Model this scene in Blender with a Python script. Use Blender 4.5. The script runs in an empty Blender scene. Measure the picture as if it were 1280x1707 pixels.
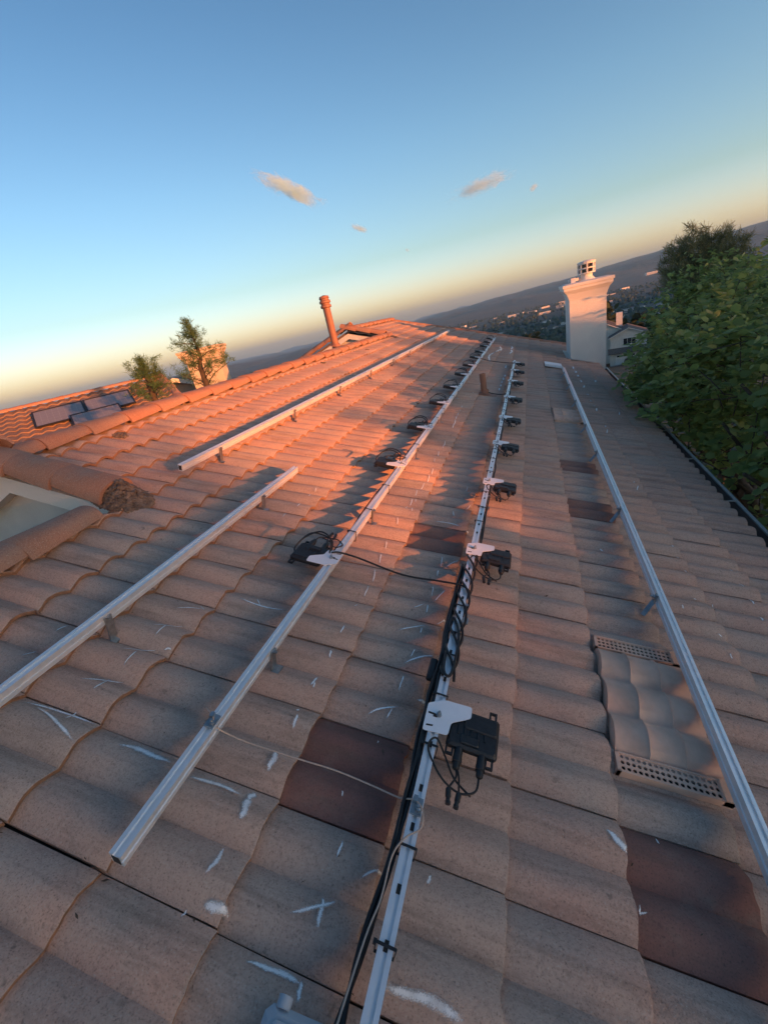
import bpy, bmesh, math, random
import numpy as np
from mathutils import Matrix, Vector, noise as mnoise

R_ = math.radians
scene = bpy.context.scene
COL = scene.collection

# ------------------------------------------------------------------ camera
PITCH = R_(18.43)                 # roof pitch (4 in 12)
CS, SN = math.cos(PITCH), math.sin(PITCH)
Z0 = 5.9                          # roof surface below the camera
CAMH = 1.49                       # eye above the roof
CAM = np.array([0.0, 0.0, Z0 + CAMH])
FPX, PW, PH = 690.0, 1280.0, 1707.0
VPX, VPY, HSL = 884.0, 482.0, 0.235
_c = np.array([PW / 2, PH / 2])
d1 = np.array([VPX - _c[0], VPY - _c[1], FPX]); d1 /= np.linalg.norm(d1)
nn = np.array([HSL, 1, -(HSL * (VPX - _c[0]) + (VPY - _c[1])) / FPX])
upv = -nn / np.linalg.norm(nn)
RW = np.stack([np.cross(d1, upv), d1, upv])       # camera (x right, y down, z forward) -> world
cam_data = bpy.data.cameras.new('camera')
cam = bpy.data.objects.new('camera', cam_data); COL.objects.link(cam)
cam_data.sensor_fit = 'HORIZONTAL'; cam_data.sensor_width = 36.0
cam_data.lens = FPX / PW * 36.0
cam_data.clip_start = 0.05; cam_data.clip_end = 80000
mw = Matrix.Identity(4)
for i in range(3):
    mw[i][0] = RW[i, 0]; mw[i][1] = -RW[i, 1]; mw[i][2] = -RW[i, 2]; mw[i][3] = CAM[i]
cam.matrix_world = mw
scene.camera = cam

# ------------------------------------------------------------------ light
SUN_EL, SUN_AZ = R_(3.6), math.atan2(0.903, -0.43)     # azimuth measured from +Y towards +X
sun_dir = Vector((math.sin(SUN_AZ) * math.cos(SUN_EL), math.cos(SUN_AZ) * math.cos(SUN_EL), math.sin(SUN_EL)))
sd = bpy.data.lights.new('sun', 'SUN'); sd.energy = 2.0; sd.angle = R_(0.6); sd.color = (0.93, 0.275, 0.065)
sun = bpy.data.objects.new('sun', sd); COL.objects.link(sun)
sun.rotation_euler = sun_dir.to_track_quat('Z', 'Y').to_euler()
sun.location = (30, -15, 20)
world = bpy.data.worlds.new('World'); scene.world = world; world.use_nodes = True
wt = world.node_tree; wt.nodes.clear()
sky = wt.nodes.new('ShaderNodeTexSky'); sky.sky_type = 'NISHITA'; sky.sun_disc = False
sky.sun_elevation = SUN_EL; sky.sun_rotation = SUN_AZ
sky.altitude = 300; sky.air_density = 1.0; sky.dust_density = 1.4; sky.ozone_density = 2.6
bg = wt.nodes.new('ShaderNodeBackground'); bg.inputs['Strength'].default_value = 0.15
wo = wt.nodes.new('ShaderNodeOutputWorld')
tcw = wt.nodes.new('ShaderNodeTexCoord'); sxw = wt.nodes.new('ShaderNodeSeparateXYZ'); rpw = wt.nodes.new('ShaderNodeValToRGB'); mxw = wt.nodes.new('ShaderNodeMix')
mxw.data_type = 'RGBA'; mxw.blend_type = 'MULTIPLY'; mxw.inputs[0].default_value = 1.0
wt.links.new(tcw.outputs['Generated'], sxw.inputs[0]); wt.links.new(sxw.outputs[2], rpw.inputs[0])
SKY_TINT = [(0.0, (1.0, 0.84, 1.0)), (0.05, (0.90, 0.72, 0.82)), (0.12, (0.62, 0.535, 0.50)), (0.28, (0.51, 0.485, 0.465)), (0.56, (0.29, 0.325, 0.345)), (0.9, (0.25, 0.28, 0.30))]
while len(rpw.color_ramp.elements) < len(SKY_TINT): rpw.color_ramp.elements.new(0.5)
for e_, (p_, c_) in zip(rpw.color_ramp.elements, SKY_TINT): e_.position = p_; e_.color = (*c_, 1)
wt.links.new(sky.outputs[0], mxw.inputs[6]); wt.links.new(rpw.outputs[0], mxw.inputs[7])
wt.links.new(mxw.outputs[2], bg.inputs['Color']); wt.links.new(bg.outputs[0], wo.inputs['Surface'])
scene.view_settings.view_transform = 'Standard'; scene.view_settings.look = 'None'
scene.view_settings.exposure = 2.7; scene.view_settings.gamma = 1.0
scene.view_settings.use_curve_mapping = False
scene.cycles.max_bounces = 6; scene.cycles.diffuse_bounces = 3; scene.cycles.glossy_bounces = 3
scene.cycles.transparent_max_bounces = 12; scene.cycles.volume_bounces = 4
scene.cycles.use_denoising = True
scene.cycles.sample_clamp_indirect = 6

HAZE = 0.00009
# unseen trees placed towards the sunset to shade the roof: (metres to the sun, metres across it, crown top over the eye, crown radius, leaf sprays)
BELT = [(52, -6.4, 6.5, 3.0, 60), (52, -2.5, 6.0, 2.2, 75), (25, 6.2, 1.10, 1.5, 80), (25, 9.0, 1.15, 1.5, 80), (25, 12.0, 1.25, 1.5, 80), (25, 15.5, 2.2, 1.8, 70), (25, 19, 2.3, 2.0, 60), (22, 4.5, 0.45, 1.0, 100), (22, 2.9, -0.10, 0.8, 110), (22, 1.7, -0.15, 0.8, 110), (22, 0.5, -0.15, 0.8, 110), (34, -0.9, 2.2, 1.1, 40)]

# ------------------------------------------------------------------ helpers
rng = random.Random(7)
WM = {}                                           # world matrix of every object made

def ray(p):
    d = np.array([p[0] - _c[0], p[1] - _c[1], FPX]); d = RW @ d
    return d / np.linalg.norm(d)

def at(p, dist):
    return CAM + ray(p) * dist

_O = np.array([0, 0, Z0]); _ax = np.array([CS, 0, -SN]); _nz = np.array([SN, 0, CS])

def px(p, n=0.012):
    """pixel -> roof coordinates (v downslope, u along the ridge) at height n over the roof plane"""
    d = ray(p); t = (n - (CAM - _O) @ _nz) / (d @ _nz); q = CAM + d * t - _O
    return q @ _ax, q[1]

ROOF = Matrix.Translation((0, 0, Z0)) @ Matrix.Rotation(PITCH, 4, 'Y')
I4 = Matrix.Identity(4)

def place(o, parent, world_m):
    WM[o.name] = world_m.copy()
    if parent is not None:
        o.parent = parent; o.matrix_parent_inverse = I4.copy()
        o.matrix_basis = WM[parent.name].inverted() @ world_m
    else:
        o.matrix_basis = world_m
    return o

def tag(o, label=None, cat=None, group=None, kind=None):
    if label: o['label'] = label
    if cat: o['category'] = cat
    if group: o['group'] = group
    if kind: o['kind'] = kind
    return o

def empty(name, m, label=None, cat=None, group=None, kind=None, parent=None):
    o = bpy.data.objects.new(name, None); o.empty_display_size = 0.1; COL.objects.link(o)
    place(o, parent, m); return tag(o, label, cat, group, kind)

def copy_tree(o, world_m, parent=None):
    c = o.copy(); COL.objects.link(c); c.parent = None
    rel = WM[o.name].inverted()
    place(c, parent, world_m)
    for ch in o.children:
        copy_tree(ch, world_m @ rel @ WM[ch.name], c)
    return c

class MB:
    """collects vertices and faces of one mesh"""
    def __init__(s): s.v = []; s.f = []; s.m = []
    def add(s, vs, fs, mi=0):
        b = len(s.v); s.v += [tuple(x) for x in vs]
        s.f += [tuple(b + i for i in f) for f in fs]; s.m += [mi] * len(fs); return s
    def box(s, c, d, mi=0, M=None):
        x, y, z = d[0] / 2, d[1] / 2, d[2] / 2
        vs = [Vector((c[0] + i * x, c[1] + j * y, c[2] + k * z)) for i in (-1, 1) for j in (-1, 1) for k in (-1, 1)]
        if M is not None: vs = [M @ q for q in vs]
        return s.add(vs, [(0, 1, 3, 2), (4, 6, 7, 5), (0, 4, 5, 1), (2, 3, 7, 6), (0, 2, 6, 4), (1, 5, 7, 3)], mi)
    def bevbox(s, c, d, b, mi=0, M=None):
        """box with its top and bottom edges and its corners cut by b"""
        x, y, z = d[0] / 2, d[1] / 2, d[2] / 2
        def ring(ix, iy, zz):
            return [(-ix + b, -iy, zz), (ix - b, -iy, zz), (ix, -iy + b, zz), (ix, iy - b, zz), (ix - b, iy, zz), (-ix + b, iy, zz), (-ix, iy - b, zz), (-ix, -iy + b, zz)]
        rs = [ring(x - b, y - b, -z), ring(x, y, -z + b), ring(x, y, z - b), ring(x - b, y - b, z)]
        vs = [Vector((c[0] + q[0], c[1] + q[1], c[2] + q[2])) for r in rs for q in r]
        if M is not None: vs = [M @ q for q in vs]
        fs = [tuple(range(7, -1, -1)), tuple(range(24, 32))]
        for k in range(3):
            for i in range(8):
                j = (i + 1) % 8; fs.append((k * 8 + i, k * 8 + j, k * 8 + 8 + j, k * 8 + 8 + i))
        return s.add(vs, fs, mi)
    def prism(s, poly, z0, z1, mi=0, M=None):
        n = len(poly)
        vs = [Vector((p[0], p[1], z0)) for p in poly] + [Vector((p[0], p[1], z1)) for p in poly]
        if M is not None: vs = [M @ q for q in vs]
        fs = [tuple(range(n - 1, -1, -1)), tuple(range(n, 2 * n))]
        fs += [(i, (i + 1) % n, n + (i + 1) % n, n + i) for i in range(n)]
        return s.add(vs, fs, mi)
    def extrude(s, prof, y0, y1, mi=0):
        """closed profile (x,z) pulled along y"""
        n = len(prof)
        vs = [(p[0], y0, p[1]) for p in prof] + [(p[0], y1, p[1]) for p in prof]
        fs = [tuple(range(n)), tuple(range(2 * n - 1, n - 1, -1))]
        fs += [(i, n + i, n + (i + 1) % n, (i + 1) % n) for i in range(n)]
        return s.add(vs, fs, mi)
    def lathe(s, prof, seg=16, mi=0, M=None, cap=True):
        vs = []
        for r, z in prof:
            for i in range(seg):
                a = 2 * math.pi * i / seg; q = Vector((r * math.cos(a), r * math.sin(a), z)); vs.append(M @ q if M is not None else q)
        fs = []
        for k in range(len(prof) - 1):
            for i in range(seg):
                j = (i + 1) % seg; fs.append((k * seg + i, k * seg + j, (k + 1) * seg + j, (k + 1) * seg + i))
        if cap:
            fs.append(tuple(range(seg - 1, -1, -1))); e = (len(prof) - 1) * seg; fs.append(tuple(range(e, e + seg)))
        return s.add(vs, fs, mi)
    def tube(s, pts, r, seg=8, mi=0):
        pts = [Vector(p) for p in pts]; n = len(pts); vs = []
        rr = r if isinstance(r, (list, tuple)) else [r] * n
        ref = Vector((0.13, 0.31, 0.94))
        for i, p in enumerate(pts):
            t = (pts[min(i + 1, n - 1)] - pts[max(i - 1, 0)]).normalized()
            a = t.cross(ref)
            if a.length < 1e-3: a = t.cross(Vector((1, 0, 0)))
            a.normalize(); b = t.cross(a)
            for k in range(seg):
                w = 2 * math.pi * k / seg; vs.append(p + a * (rr[i] * math.cos(w)) + b * (rr[i] * math.sin(w)))
        fs = [(i * seg + k, i * seg + (k + 1) % seg, (i + 1) * seg + (k + 1) % seg, (i + 1) * seg + k) for i in range(n - 1) for k in range(seg)]
        fs += [tuple(range(seg - 1, -1, -1)), tuple(range((n - 1) * seg, n * seg))]
        return s.add(vs, fs, mi)
    def mesh(s, name, mats, smooth=True, angle=40):
        me = bpy.data.meshes.new(name); me.from_pydata(s.v, [], s.f); me.validate()
        for m in (mats if isinstance(mats, (list, tuple)) else [mats]): me.materials.append(m)
        if len(me.polygons) == len(s.m): me.polygons.foreach_set('material_index', s.m)
        if smooth:
            me.polygons.foreach_set('use_smooth', [True] * len(me.polygons))
            if angle < 180: me.set_sharp_from_angle(angle=R_(angle))
        me.update(); return me
    def build(s, name, mats, parent=None, M=I4, smooth=True, angle=40):
        return obj(name, s.mesh(name, mats, smooth, angle), parent, M)

def obj(name, me, parent=None, M=I4):
    o = bpy.data.objects.new(name, me); COL.objects.link(o); place(o, parent, M); return o

def spline(pts, n=8):
    """Catmull-Rom through pts"""
    P = [Vector(p) for p in pts]; P = [P[0] * 2 - P[1]] + P + [P[-1] * 2 - P[-2]]; out = []
    for i in range(1, len(P) - 2):
        a, b, c, d = P[i - 1:i + 3]
        for k in range(n):
            t = k / n
            out.append(0.5 * ((2 * b) + (c - a) * t + (2 * a - 5 * b + 4 * c - d) * t * t + (3 * b - a - 3 * c + d) * t ** 3))
    out.append(P[-2]); return out

# ------------------------------------------------------------------ materials
class NT:
    def __init__(s, name):
        s.mat = bpy.data.materials.new(name); s.mat.use_nodes = True; s.t = s.mat.node_tree; s.t.nodes.clear()
        s.out = s.n('ShaderNodeOutputMaterial')
    def n(s, typ, **kw):
        x = s.t.nodes.new(typ)
        for k, v in kw.items(): setattr(x, k, v)
        return x
    def l(s, a, b): s.t.links.new(a, b)
    def val(s, sock, v):
        if hasattr(v, 'is_linked') or hasattr(v, 'links'): s.l(v, sock)
        else: sock.default_value = v
    def math(s, op, a, b=0.0, c=0.0):
        x = s.n('ShaderNodeMath', operation=op); s.val(x.inputs[0], a); s.val(x.inputs[1], b); s.val(x.inputs[2], c); return x.outputs[0]
    def mix(s, f, a, b, mode='MIX'):
        x = s.n('ShaderNodeMix', data_type='RGBA', blend_type=mode, clamp_factor=True)
        s.val(x.inputs[0], f)
        for sock, v in ((x.inputs[6], a), (x.inputs[7], b)):
            if isinstance(v, (tuple, list)): sock.default_value = (*v[:3], 1)
            else: s.l(v, sock)
        return x.outputs[2]
    def noise(s, vec, scale, detail=3, rough=0.55, dist=0.0):
        x = s.n('ShaderNodeTexNoise'); x.inputs['Scale'].default_value = scale; x.inputs['Detail'].default_value = detail
        x.inputs['Roughness'].default_value = rough; x.inputs['Distortion'].default_value = dist
        if vec is not None: s.l(vec, x.inputs['Vector'])
        return x.outputs['Fac']
    def ramp(s, f, stops):
        x = s.n('ShaderNodeValToRGB'); e = x.color_ramp.elements
        while len(e) < len(stops): e.new(0.5)
        for q, (p, c) in zip(e, stops):
            q.position = p; q.color = (*c[:3], 1) if isinstance(c, (tuple, list)) else (c, c, c, 1)
        s.l(f, x.inputs[0]); return x.outputs[0]
    def rng(s, f, a, b, c=0.0, d=1.0):
        x = s.n('ShaderNodeMapRange'); s.l(f, x.inputs[0])
        for i, v in enumerate((a, b, c, d)): x.inputs[i + 1].default_value = v
        return x.outputs[0]
    def bump(s, h, strength=0.3, dist=0.01, nrm=None):
        x = s.n('ShaderNodeBump'); x.inputs['Strength'].default_value = strength; x.inputs['Distance'].default_value = dist
        s.l(h, x.inputs['Height'])
        if nrm is not None: s.l(nrm, x.inputs['Normal'])
        return x.outputs[0]
    def bsdf(s, color, rough=0.6, metal=0.0, nrm=None, spec=0.5, **kw):
        x = s.n('ShaderNodeBsdfPrincipled')
        if isinstance(color, (tuple, list)): x.inputs['Base Color'].default_value = (*color[:3], 1)
        else: s.l(color, x.inputs['Base Color'])
        s.val(x.inputs['Roughness'], rough); x.inputs['Metallic'].default_value = metal
        x.inputs['Specular IOR Level'].default_value = spec
        if nrm is not None: s.l(nrm, x.inputs['Normal'])
        s.l(x.outputs[0], s.out.inputs['Surface']); return x
    def coord(s, which='Object', ref=None):
        x = s.n('ShaderNodeTexCoord')
        if ref is not None: x.object = ref
        return x.outputs[which]
    def scale(s, vec, xyz):
        x = s.n('ShaderNodeVectorMath', operation='MULTIPLY'); s.l(vec, x.inputs[0]); x.inputs[1].default_value = xyz; return x.outputs[0]

def simple(name, a, b=None, scale=8.0, rough=0.6, metal=0.0, bump=0.0, bscale=None, spec=0.5, rvar=0.0, world=False):
    t = NT(name); v = t.n('ShaderNodeNewGeometry').outputs['Position'] if world else t.coord()
    if b is None: b = tuple(x * 0.8 for x in a)
    f = t.noise(v, scale, 4, 0.6); c = t.mix(t.rng(f, 0.32, 0.68), a, b)
    r = t.rng(t.noise(v, scale * 2.3, 3), 0.3, 0.7, max(rough - rvar, 0.03), min(rough + rvar, 1)) if rvar else rough
    nrm = t.bump(t.noise(v, bscale or scale * 4, 3), bump, 0.01) if bump else None
    t.bsdf(c, r, metal, nrm, spec); return t.mat

M_ = {}
M_['deck'] = simple('underlay', (0.030, 0.026, 0.024), (0.045, 0.036, 0.030), 12, 0.9)
M_['alu'] = simple('aluminium', (0.93, 0.93, 0.93), (0.86, 0.86, 0.85), 30, 0.40, 0.55, rvar=0.06)
M_['steel'] = simple('galvanised steel', (0.52, 0.53, 0.53), (0.36, 0.36, 0.35), 40, 0.42, 1.0, rvar=0.12)
M_['plate'] = simple('coated plate', (0.86, 0.88, 0.90), (0.80, 0.82, 0.85), 18, 0.45, 0.1, rvar=0.08)
M_['black'] = simple('black plastic', (0.012, 0.012, 0.013), (0.022, 0.022, 0.023), 60, 0.48, bump=0.08, bscale=220, rvar=0.12)
M_['cable'] = simple('black cable', (0.009, 0.009, 0.009), (0.016, 0.015, 0.015), 40, 0.5)
M_['wire'] = simple('copper ground wire', (0.62, 0.44, 0.34), (0.50, 0.36, 0.28), 60, 0.45)
M_['stucco'] = simple('white stucco', (0.60, 0.58, 0.53), (0.52, 0.50, 0.46), 3, 0.85, bump=0.5, bscale=90)
M_['stucco_grey'] = simple('pale stucco', (0.77, 0.76, 0.70), (0.69, 0.68, 0.63), 1.5, 0.85, bump=0.6, bscale=70)
M_['cream'] = simple('cream stucco', (0.62, 0.52, 0.38), (0.55, 0.46, 0.34), 2, 0.85, bump=0.4, bscale=60)
M_['vent'] = simple('tan vent paint', (0.80, 0.50, 0.36), (0.62, 0.38, 0.27), 9, 0.8, bump=0.15, bscale=50, rvar=0.1)
M_['pipe'] = simple('terracotta pipe paint', (0.33, 0.15, 0.09), (0.26, 0.12, 0.08), 9, 0.6, bump=0.1)
M_['mortar'] = simple('old mortar', (0.10, 0.08, 0.066), (0.26, 0.20, 0.155), 30, 0.95, bump=1.0, bscale=60)
M_['gutter'] = simple('gutter paint', (0.20, 0.14, 0.11), (0.15, 0.105, 0.085), 8, 0.6)
M_['lip'] = simple('gutter lip', (0.55, 0.52, 0.47), (0.44, 0.42, 0.38), 14, 0.45)
M_['box'] = simple('grey plastic', (0.42, 0.46, 0.50), (0.36, 0.40, 0.44), 12, 0.5, bump=0.05)
M_['bark'] = simple('bark', (0.10, 0.075, 0.055), (0.05, 0.04, 0.03), 14, 0.95, bump=0.9, bscale=40)
M_['wood'] = simple('dark timber', (0.05, 0.04, 0.033), (0.08, 0.06, 0.05), 9, 0.8)
M_['white'] = simple('white paint', (0.72, 0.71, 0.68), (0.62, 0.61, 0.58), 2, 0.7)
M_['glass'] = simple('window glass', (0.02, 0.025, 0.03), (0.03, 0.035, 0.04), 2, 0.08, spec=0.8)
M_['asphalt'] = simple('asphalt', (0.07, 0.07, 0.07), (0.05, 0.05, 0.05), 0.8, 0.9, world=True)
M_['concrete'] = simple('concrete', (0.34, 0.33, 0.31), (0.26, 0.25, 0.24), 0.6, 0.9, world=True)

def leaf_mat(name, dark, light, trans=0.35, rough=0.5):
    t = NT(name); g = t.n('ShaderNodeNewGeometry')
    r = g.outputs['Random Per Island']
    big = t.noise(g.outputs['Position'], 0.9, 2)
    f = t.math('ADD', t.math('MULTIPLY', r, 0.65), t.math('MULTIPLY', big, 0.35))
    c = t.ramp(f, [(0.05, dark), (0.55, tuple((a + b) / 2 for a, b in zip(dark, light))), (0.95, light)])
    b = t.bsdf(c, rough, spec=0.35)
    tr = t.n('ShaderNodeBsdfTranslucent'); t.l(t.mix(0.5, c, light), tr.inputs['Color'])
    m = t.n('ShaderNodeMixShader'); m.inputs[0].default_value = trans
    t.l(b.outputs[0], m.inputs[1]); t.l(tr.outputs[0], m.inputs[2]); t.l(m.outputs[0], t.out.inputs['Surface'])
    return t.mat
M_['leaf'] = leaf_mat('broad leaf', (0.110, 0.170, 0.055), (0.36, 0.44, 0.14), 0.45)
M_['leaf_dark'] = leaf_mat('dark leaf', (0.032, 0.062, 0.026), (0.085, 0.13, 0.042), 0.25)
M_['needle'] = leaf_mat('pine needle', (0.12, 0.15, 0.070), (0.27, 0.26, 0.13), 0.35)
M_['sprig'] = leaf_mat('olive needle', (0.055, 0.115, 0.045), (0.13, 0.23, 0.075), 0.25)
M_['far_leaf'] = leaf_mat('far foliage', (0.018, 0.034, 0.018), (0.045, 0.070, 0.030), 0.1, 0.8)

# ------------------------------------------------------------------ terrain
def smooth(a, b, x):
    t = min(max((x - a) / (b - a), 0.0), 1.0); return t * t * (3 - 2 * t)

RIDGE_EL = [(-180, -0.3), (-90, -0.1), (-62, 0.10), (-48, -0.3), (-30, -0.8), (-20, -0.75), (-12, -0.55), (-8, -0.25), (-3, 0.0), (4, 0.22), (8, 0.55), (13, 0.75), (17, 0.80), (21, 1.05), (30, 1.3), (60, 0.8), (120, 0.2), (180, -0.3)]
def ridge_el(az):
    for (a, e), (b, g) in zip(RIDGE_EL, RIDGE_EL[1:]):
        if a <= az <= b:
            t = (az - a) / (b - a); return e + (g - e) * t
    return 0
VALLEY = -88.0
R_HILL = 2700.0
def ground_z(x, y):
    r = math.hypot(x, y)
    if r < 1: return 0.0
    z = VALLEY * (1 - math.exp(-(max(r - 14, 0) / 433.0) ** 1.3))
    back = smooth(0.1, -0.7, (y * 0.75 + x * 0.5) / r)          # the slope we stand on goes on behind the camera
    z *= (1 - 0.85 * back)
    if r > R_HILL:
        az = math.degrees(math.atan2(x, y))
        top = CAM[2] + 6400 * math.tan(R_(ridge_el(az) + 0.10 * mnoise.noise((az * 0.35, 3.1, 0)) + 0.05 * mnoise.noise((az * 1.1, 7.7, 0))))
        k = smooth(R_HILL, 6400, r) ** 0.9 if r < 6400 else 1 - 0.5 * smooth(6400, 12000, r)
        z2 = z + (top - z) * k
        z2 += (1 - abs(2 * k - 1)) * (70 * mnoise.noise((x / 520.0, y / 520.0, 0.3)) + 35 * mnoise.noise((x / 190.0, y / 190.0, 4.3)))
        z = z2
    if r > 900:                                                  # unseen ridge added on the sunset side to shade the valley
        az = math.degrees(math.atan2(x, y)); k2 = smooth(62, 98, az) * smooth(178, 140, az)
        if k2 > 0: z = z + (CAM[2] + 3000 * math.tan(R_(3.25)) - z) * k2 * math.exp(-((r - 3000) / 850.0) ** 2)
    if 60 < r <= R_HILL:
        z += 2.5 * mnoise.noise((x / 160.0, y / 160.0, 1.7)) * smooth(60, 300, r)
    return z

def polar(name, radii, mat, naz=360):
    mb = MB()
    if radii[0] == 0:
        mb.v.append((0, 0, 0.0)); base = 1; rr = radii[1:]
    else: base = 0; rr = radii
    for r in rr:
        for i in range(naz):
            a = 2 * math.pi * i / naz; x, y = r * math.sin(a), r * math.cos(a); mb.v.append((x, y, ground_z(x, y)))
    for k in range(len(rr) - 1):
        for i in range(naz):
            j = (i + 1) % naz; mb.f.append((base + k * naz + i, base + (k + 1) * naz + i, base + (k + 1) * naz + j, base + k * naz + j))
    if base:
        for i in range(naz): mb.f.append((0, 1 + i, 1 + (i + 1) % naz))
    mb.m = [0] * len(mb.f)
    return tag(mb.build(name, mat, smooth=True, angle=180), kind='structure')

t = NT('valley ground'); pos = t.n('ShaderNodeNewGeometry').outputs['Position']
f1 = t.noise(pos, 0.02, 5, 0.65); f2 = t.noise(pos, 0.25, 4, 0.6)
c = t.ramp(f1, [(0.35, (0.020, 0.032, 0.018)), (0.5, (0.035, 0.046, 0.024)), (0.62, (0.10, 0.088, 0.055)), (0.7, (0.05, 0.055, 0.03))])
t.bsdf(t.mix(t.rng(f2, 0.3, 0.7), c, (0.03, 0.036, 0.02)), 0.95, nrm=t.bump(f2, 0.6, 1.0)); M_['ground'] = t.mat
t = NT('chaparral hill'); pos = t.n('ShaderNodeNewGeometry').outputs['Position']
f1 = t.noise(pos, 0.0016, 6, 0.6); f2 = t.noise(pos, 0.012, 4, 0.6)
c = t.ramp(f1, [(0.35, (0.028, 0.042, 0.040)), (0.55, (0.042, 0.056, 0.050)), (0.7, (0.060, 0.068, 0.055))])
t.bsdf(t.mix(t.rng(f2, 0.35, 0.65), c, (0.030, 0.042, 0.038)), 0.95, nrm=t.bump(f2, 0.8, 20.0)); M_['hill'] = t.mat
radii = [0, 5, 12, 20, 30, 45, 60, 80, 105, 135, 170, 210, 260, 320, 400, 500, 620, 770, 950, 1150, 1400, 1700, 2050, 2400, R_HILL]
polar('ground', radii, M_['ground'])
polar('hills', [R_HILL] + [R_HILL + (6400 - R_HILL) * k / 26 for k in range(1, 27)] + [6900, 7600, 8600, 10000, 12000, 14000], M_['hill'], 720)

# ------------------------------------------------------------------ the house under the camera
house = empty('house', Matrix.Translation((-2.5, 7, 0)), 'tile roofed house with stepped ridge carrying rails and inverters', 'house')
UW, VW, PER = 0.305, 0.34, 0.1525
U0, VE = 0.265, 1.54
SEG = [(-4.27, 1.79, -2.62), (1.79, 11.25, -3.74), (11.25, 15.21, -4.86)]      # u from, u to, ridge v
def ridge_of(u):
    for a, b, r in SEG:
        if u < b: return r
    return SEG[-1][2]
def roll(u):
    t = ((u - U0) / PER) % 1.0
    return 0.033 * (0.5 - 0.5 * math.cos(2 * math.pi * t)) ** 0.58
def tile_n(v, u):
    """top of the tiled surface in roof coordinates"""
    t = ((v - VE) / VW) % 1.0
    return -0.030 + 0.024 * t + roll(u)

# deck and walls
mb = MB()
for a, b, r in SEG:
    mb.add([(VE - 0.05, a, -0.055), (VE - 0.05, b, -0.055), (r, b, -0.055), (r, a, -0.055)], [(0, 1, 2, 3)])
    for q in ():
        pass
roof = mb.build('roof', M_['deck'], house, ROOF, smooth=False)

# tile material, laid out in the roof's own coordinates
def tile_material(name, cols, grain=1.0, speck=0.80, redden=0.0, stain=0.5, ref=None, cell=True, relief=0.55):
    t = NT(name); v = t.coord('Object', ref)
    sp = t.n('ShaderNodeSeparateXYZ'); t.l(v, sp.inputs[0])
    if cell:
        cu = t.math('FLOOR', t.math('DIVIDE', t.math('SUBTRACT', sp.outputs[1], U0), UW))
        cv = t.math('FLOOR', t.math('DIVIDE', t.math('SUBTRACT', sp.outputs[0], VE), VW))
        cb = t.n('ShaderNodeCombineXYZ'); t.l(cu, cb.inputs[0]); t.l(cv, cb.inputs[1])
        wn = t.n('ShaderNodeTexWhiteNoise'); wn.noise_dimensions = '3D'; t.l(cb.outputs[0], wn.inputs['Vector']); r = wn.outputs['Value']
    else:
        r = t.n('ShaderNodeObjectInfo').outputs['Random']
    big = t.noise(v, 1.6, 5, 0.62)
    r2 = t.math('ADD', t.math('MULTIPLY', r, 0.28), t.math('MULTIPLY', big, 0.72))
    c = t.ramp(r2, [(0.20 + 0.18 * i, k) for i, k in enumerate(cols)])
    # rain streaks run down the slope
    st = t.noise(t.scale(v, (1.6, 16.0, 1.0)), 1.0, 5, 0.65)
    c = t.mix(t.math('MULTIPLY', t.rng(st, 0.50, 0.72), stain), c, (0.12, 0.088, 0.070))
    wear = t.noise(v, 6.5, 6, 0.7)
    c = t.mix(t.math('MULTIPLY', t.rng(wear, 0.56, 0.78), 0.45), c, (0.30, 0.235, 0.185))
    li = t.noise(v, 34.0, 2, 0.5); lz = t.noise(v, 2.1, 3, 0.6)                    # scattered lichen and dirt spots
    c = t.mix(t.math('MULTIPLY', t.math('MULTIPLY', t.rng(li, 0.66, 0.72), t.rng(lz, 0.45, 0.62)), 0.45), c, (0.05, 0.042, 0.036))
    c = t.mix(t.math('MULTIPLY', t.rng(t.noise(v, 3.3, 5, 0.7), 0.52, 0.74), 0.35), c, (0.36, 0.30, 0.25))
    # sand grain
    g1 = t.noise(v, 210.0 * grain, 2, 0.6); g2 = t.noise(v, 85.0 * grain, 3, 0.6)
    c = t.mix(t.math('MULTIPLY', t.rng(g1, 0.58, 0.76), speck), c, (0.56, 0.47, 0.39))
    c = t.mix(t.math('MULTIPLY', t.rng(g1, 0.44, 0.28), 0.55), c, (0.075, 0.058, 0.048))
    c = t.mix(t.math('MULTIPLY', t.rng(g2, 0.52, 0.34), 0.18), c, (0.12, 0.09, 0.074))
    h = t.math('ADD', t.math('MULTIPLY', g1, 0.5), t.math('ADD', g2, t.math('MULTIPLY', wear, 1.5)))
    t.bsdf(c, 0.88, nrm=t.bump(h, relief, 0.004), spec=0.25); return t.mat
M_['tile'] = tile_material('concrete roof tile', [(0.450, 0.330, 0.262), (0.520, 0.378, 0.300), (0.570, 0.355, 0.268), (0.560, 0.422, 0.334)], ref=roof)
M_['tile_red'] = tile_material('smooth red replacement tile', [(0.220, 0.105, 0.088), (0.265, 0.122, 0.098), (0.29, 0.145, 0.112), (0.32, 0.18, 0.14)], ref=roof, grain=1.0, stain=0.5, speck=0.10)
M_['cap'] = tile_material('ridge tile', [(0.36, 0.175, 0.115), (0.42, 0.205, 0.130), (0.38, 0.22, 0.155), (0.34, 0.21, 0.155)], ref=None, cell=False, stain=0.25, relief=0.22)
M_['edge'] = simple('raw tile edge', (0.40, 0.205, 0.115), (0.27, 0.155, 0.10), 30, 0.95, bump=0.9, bscale=120)

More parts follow.
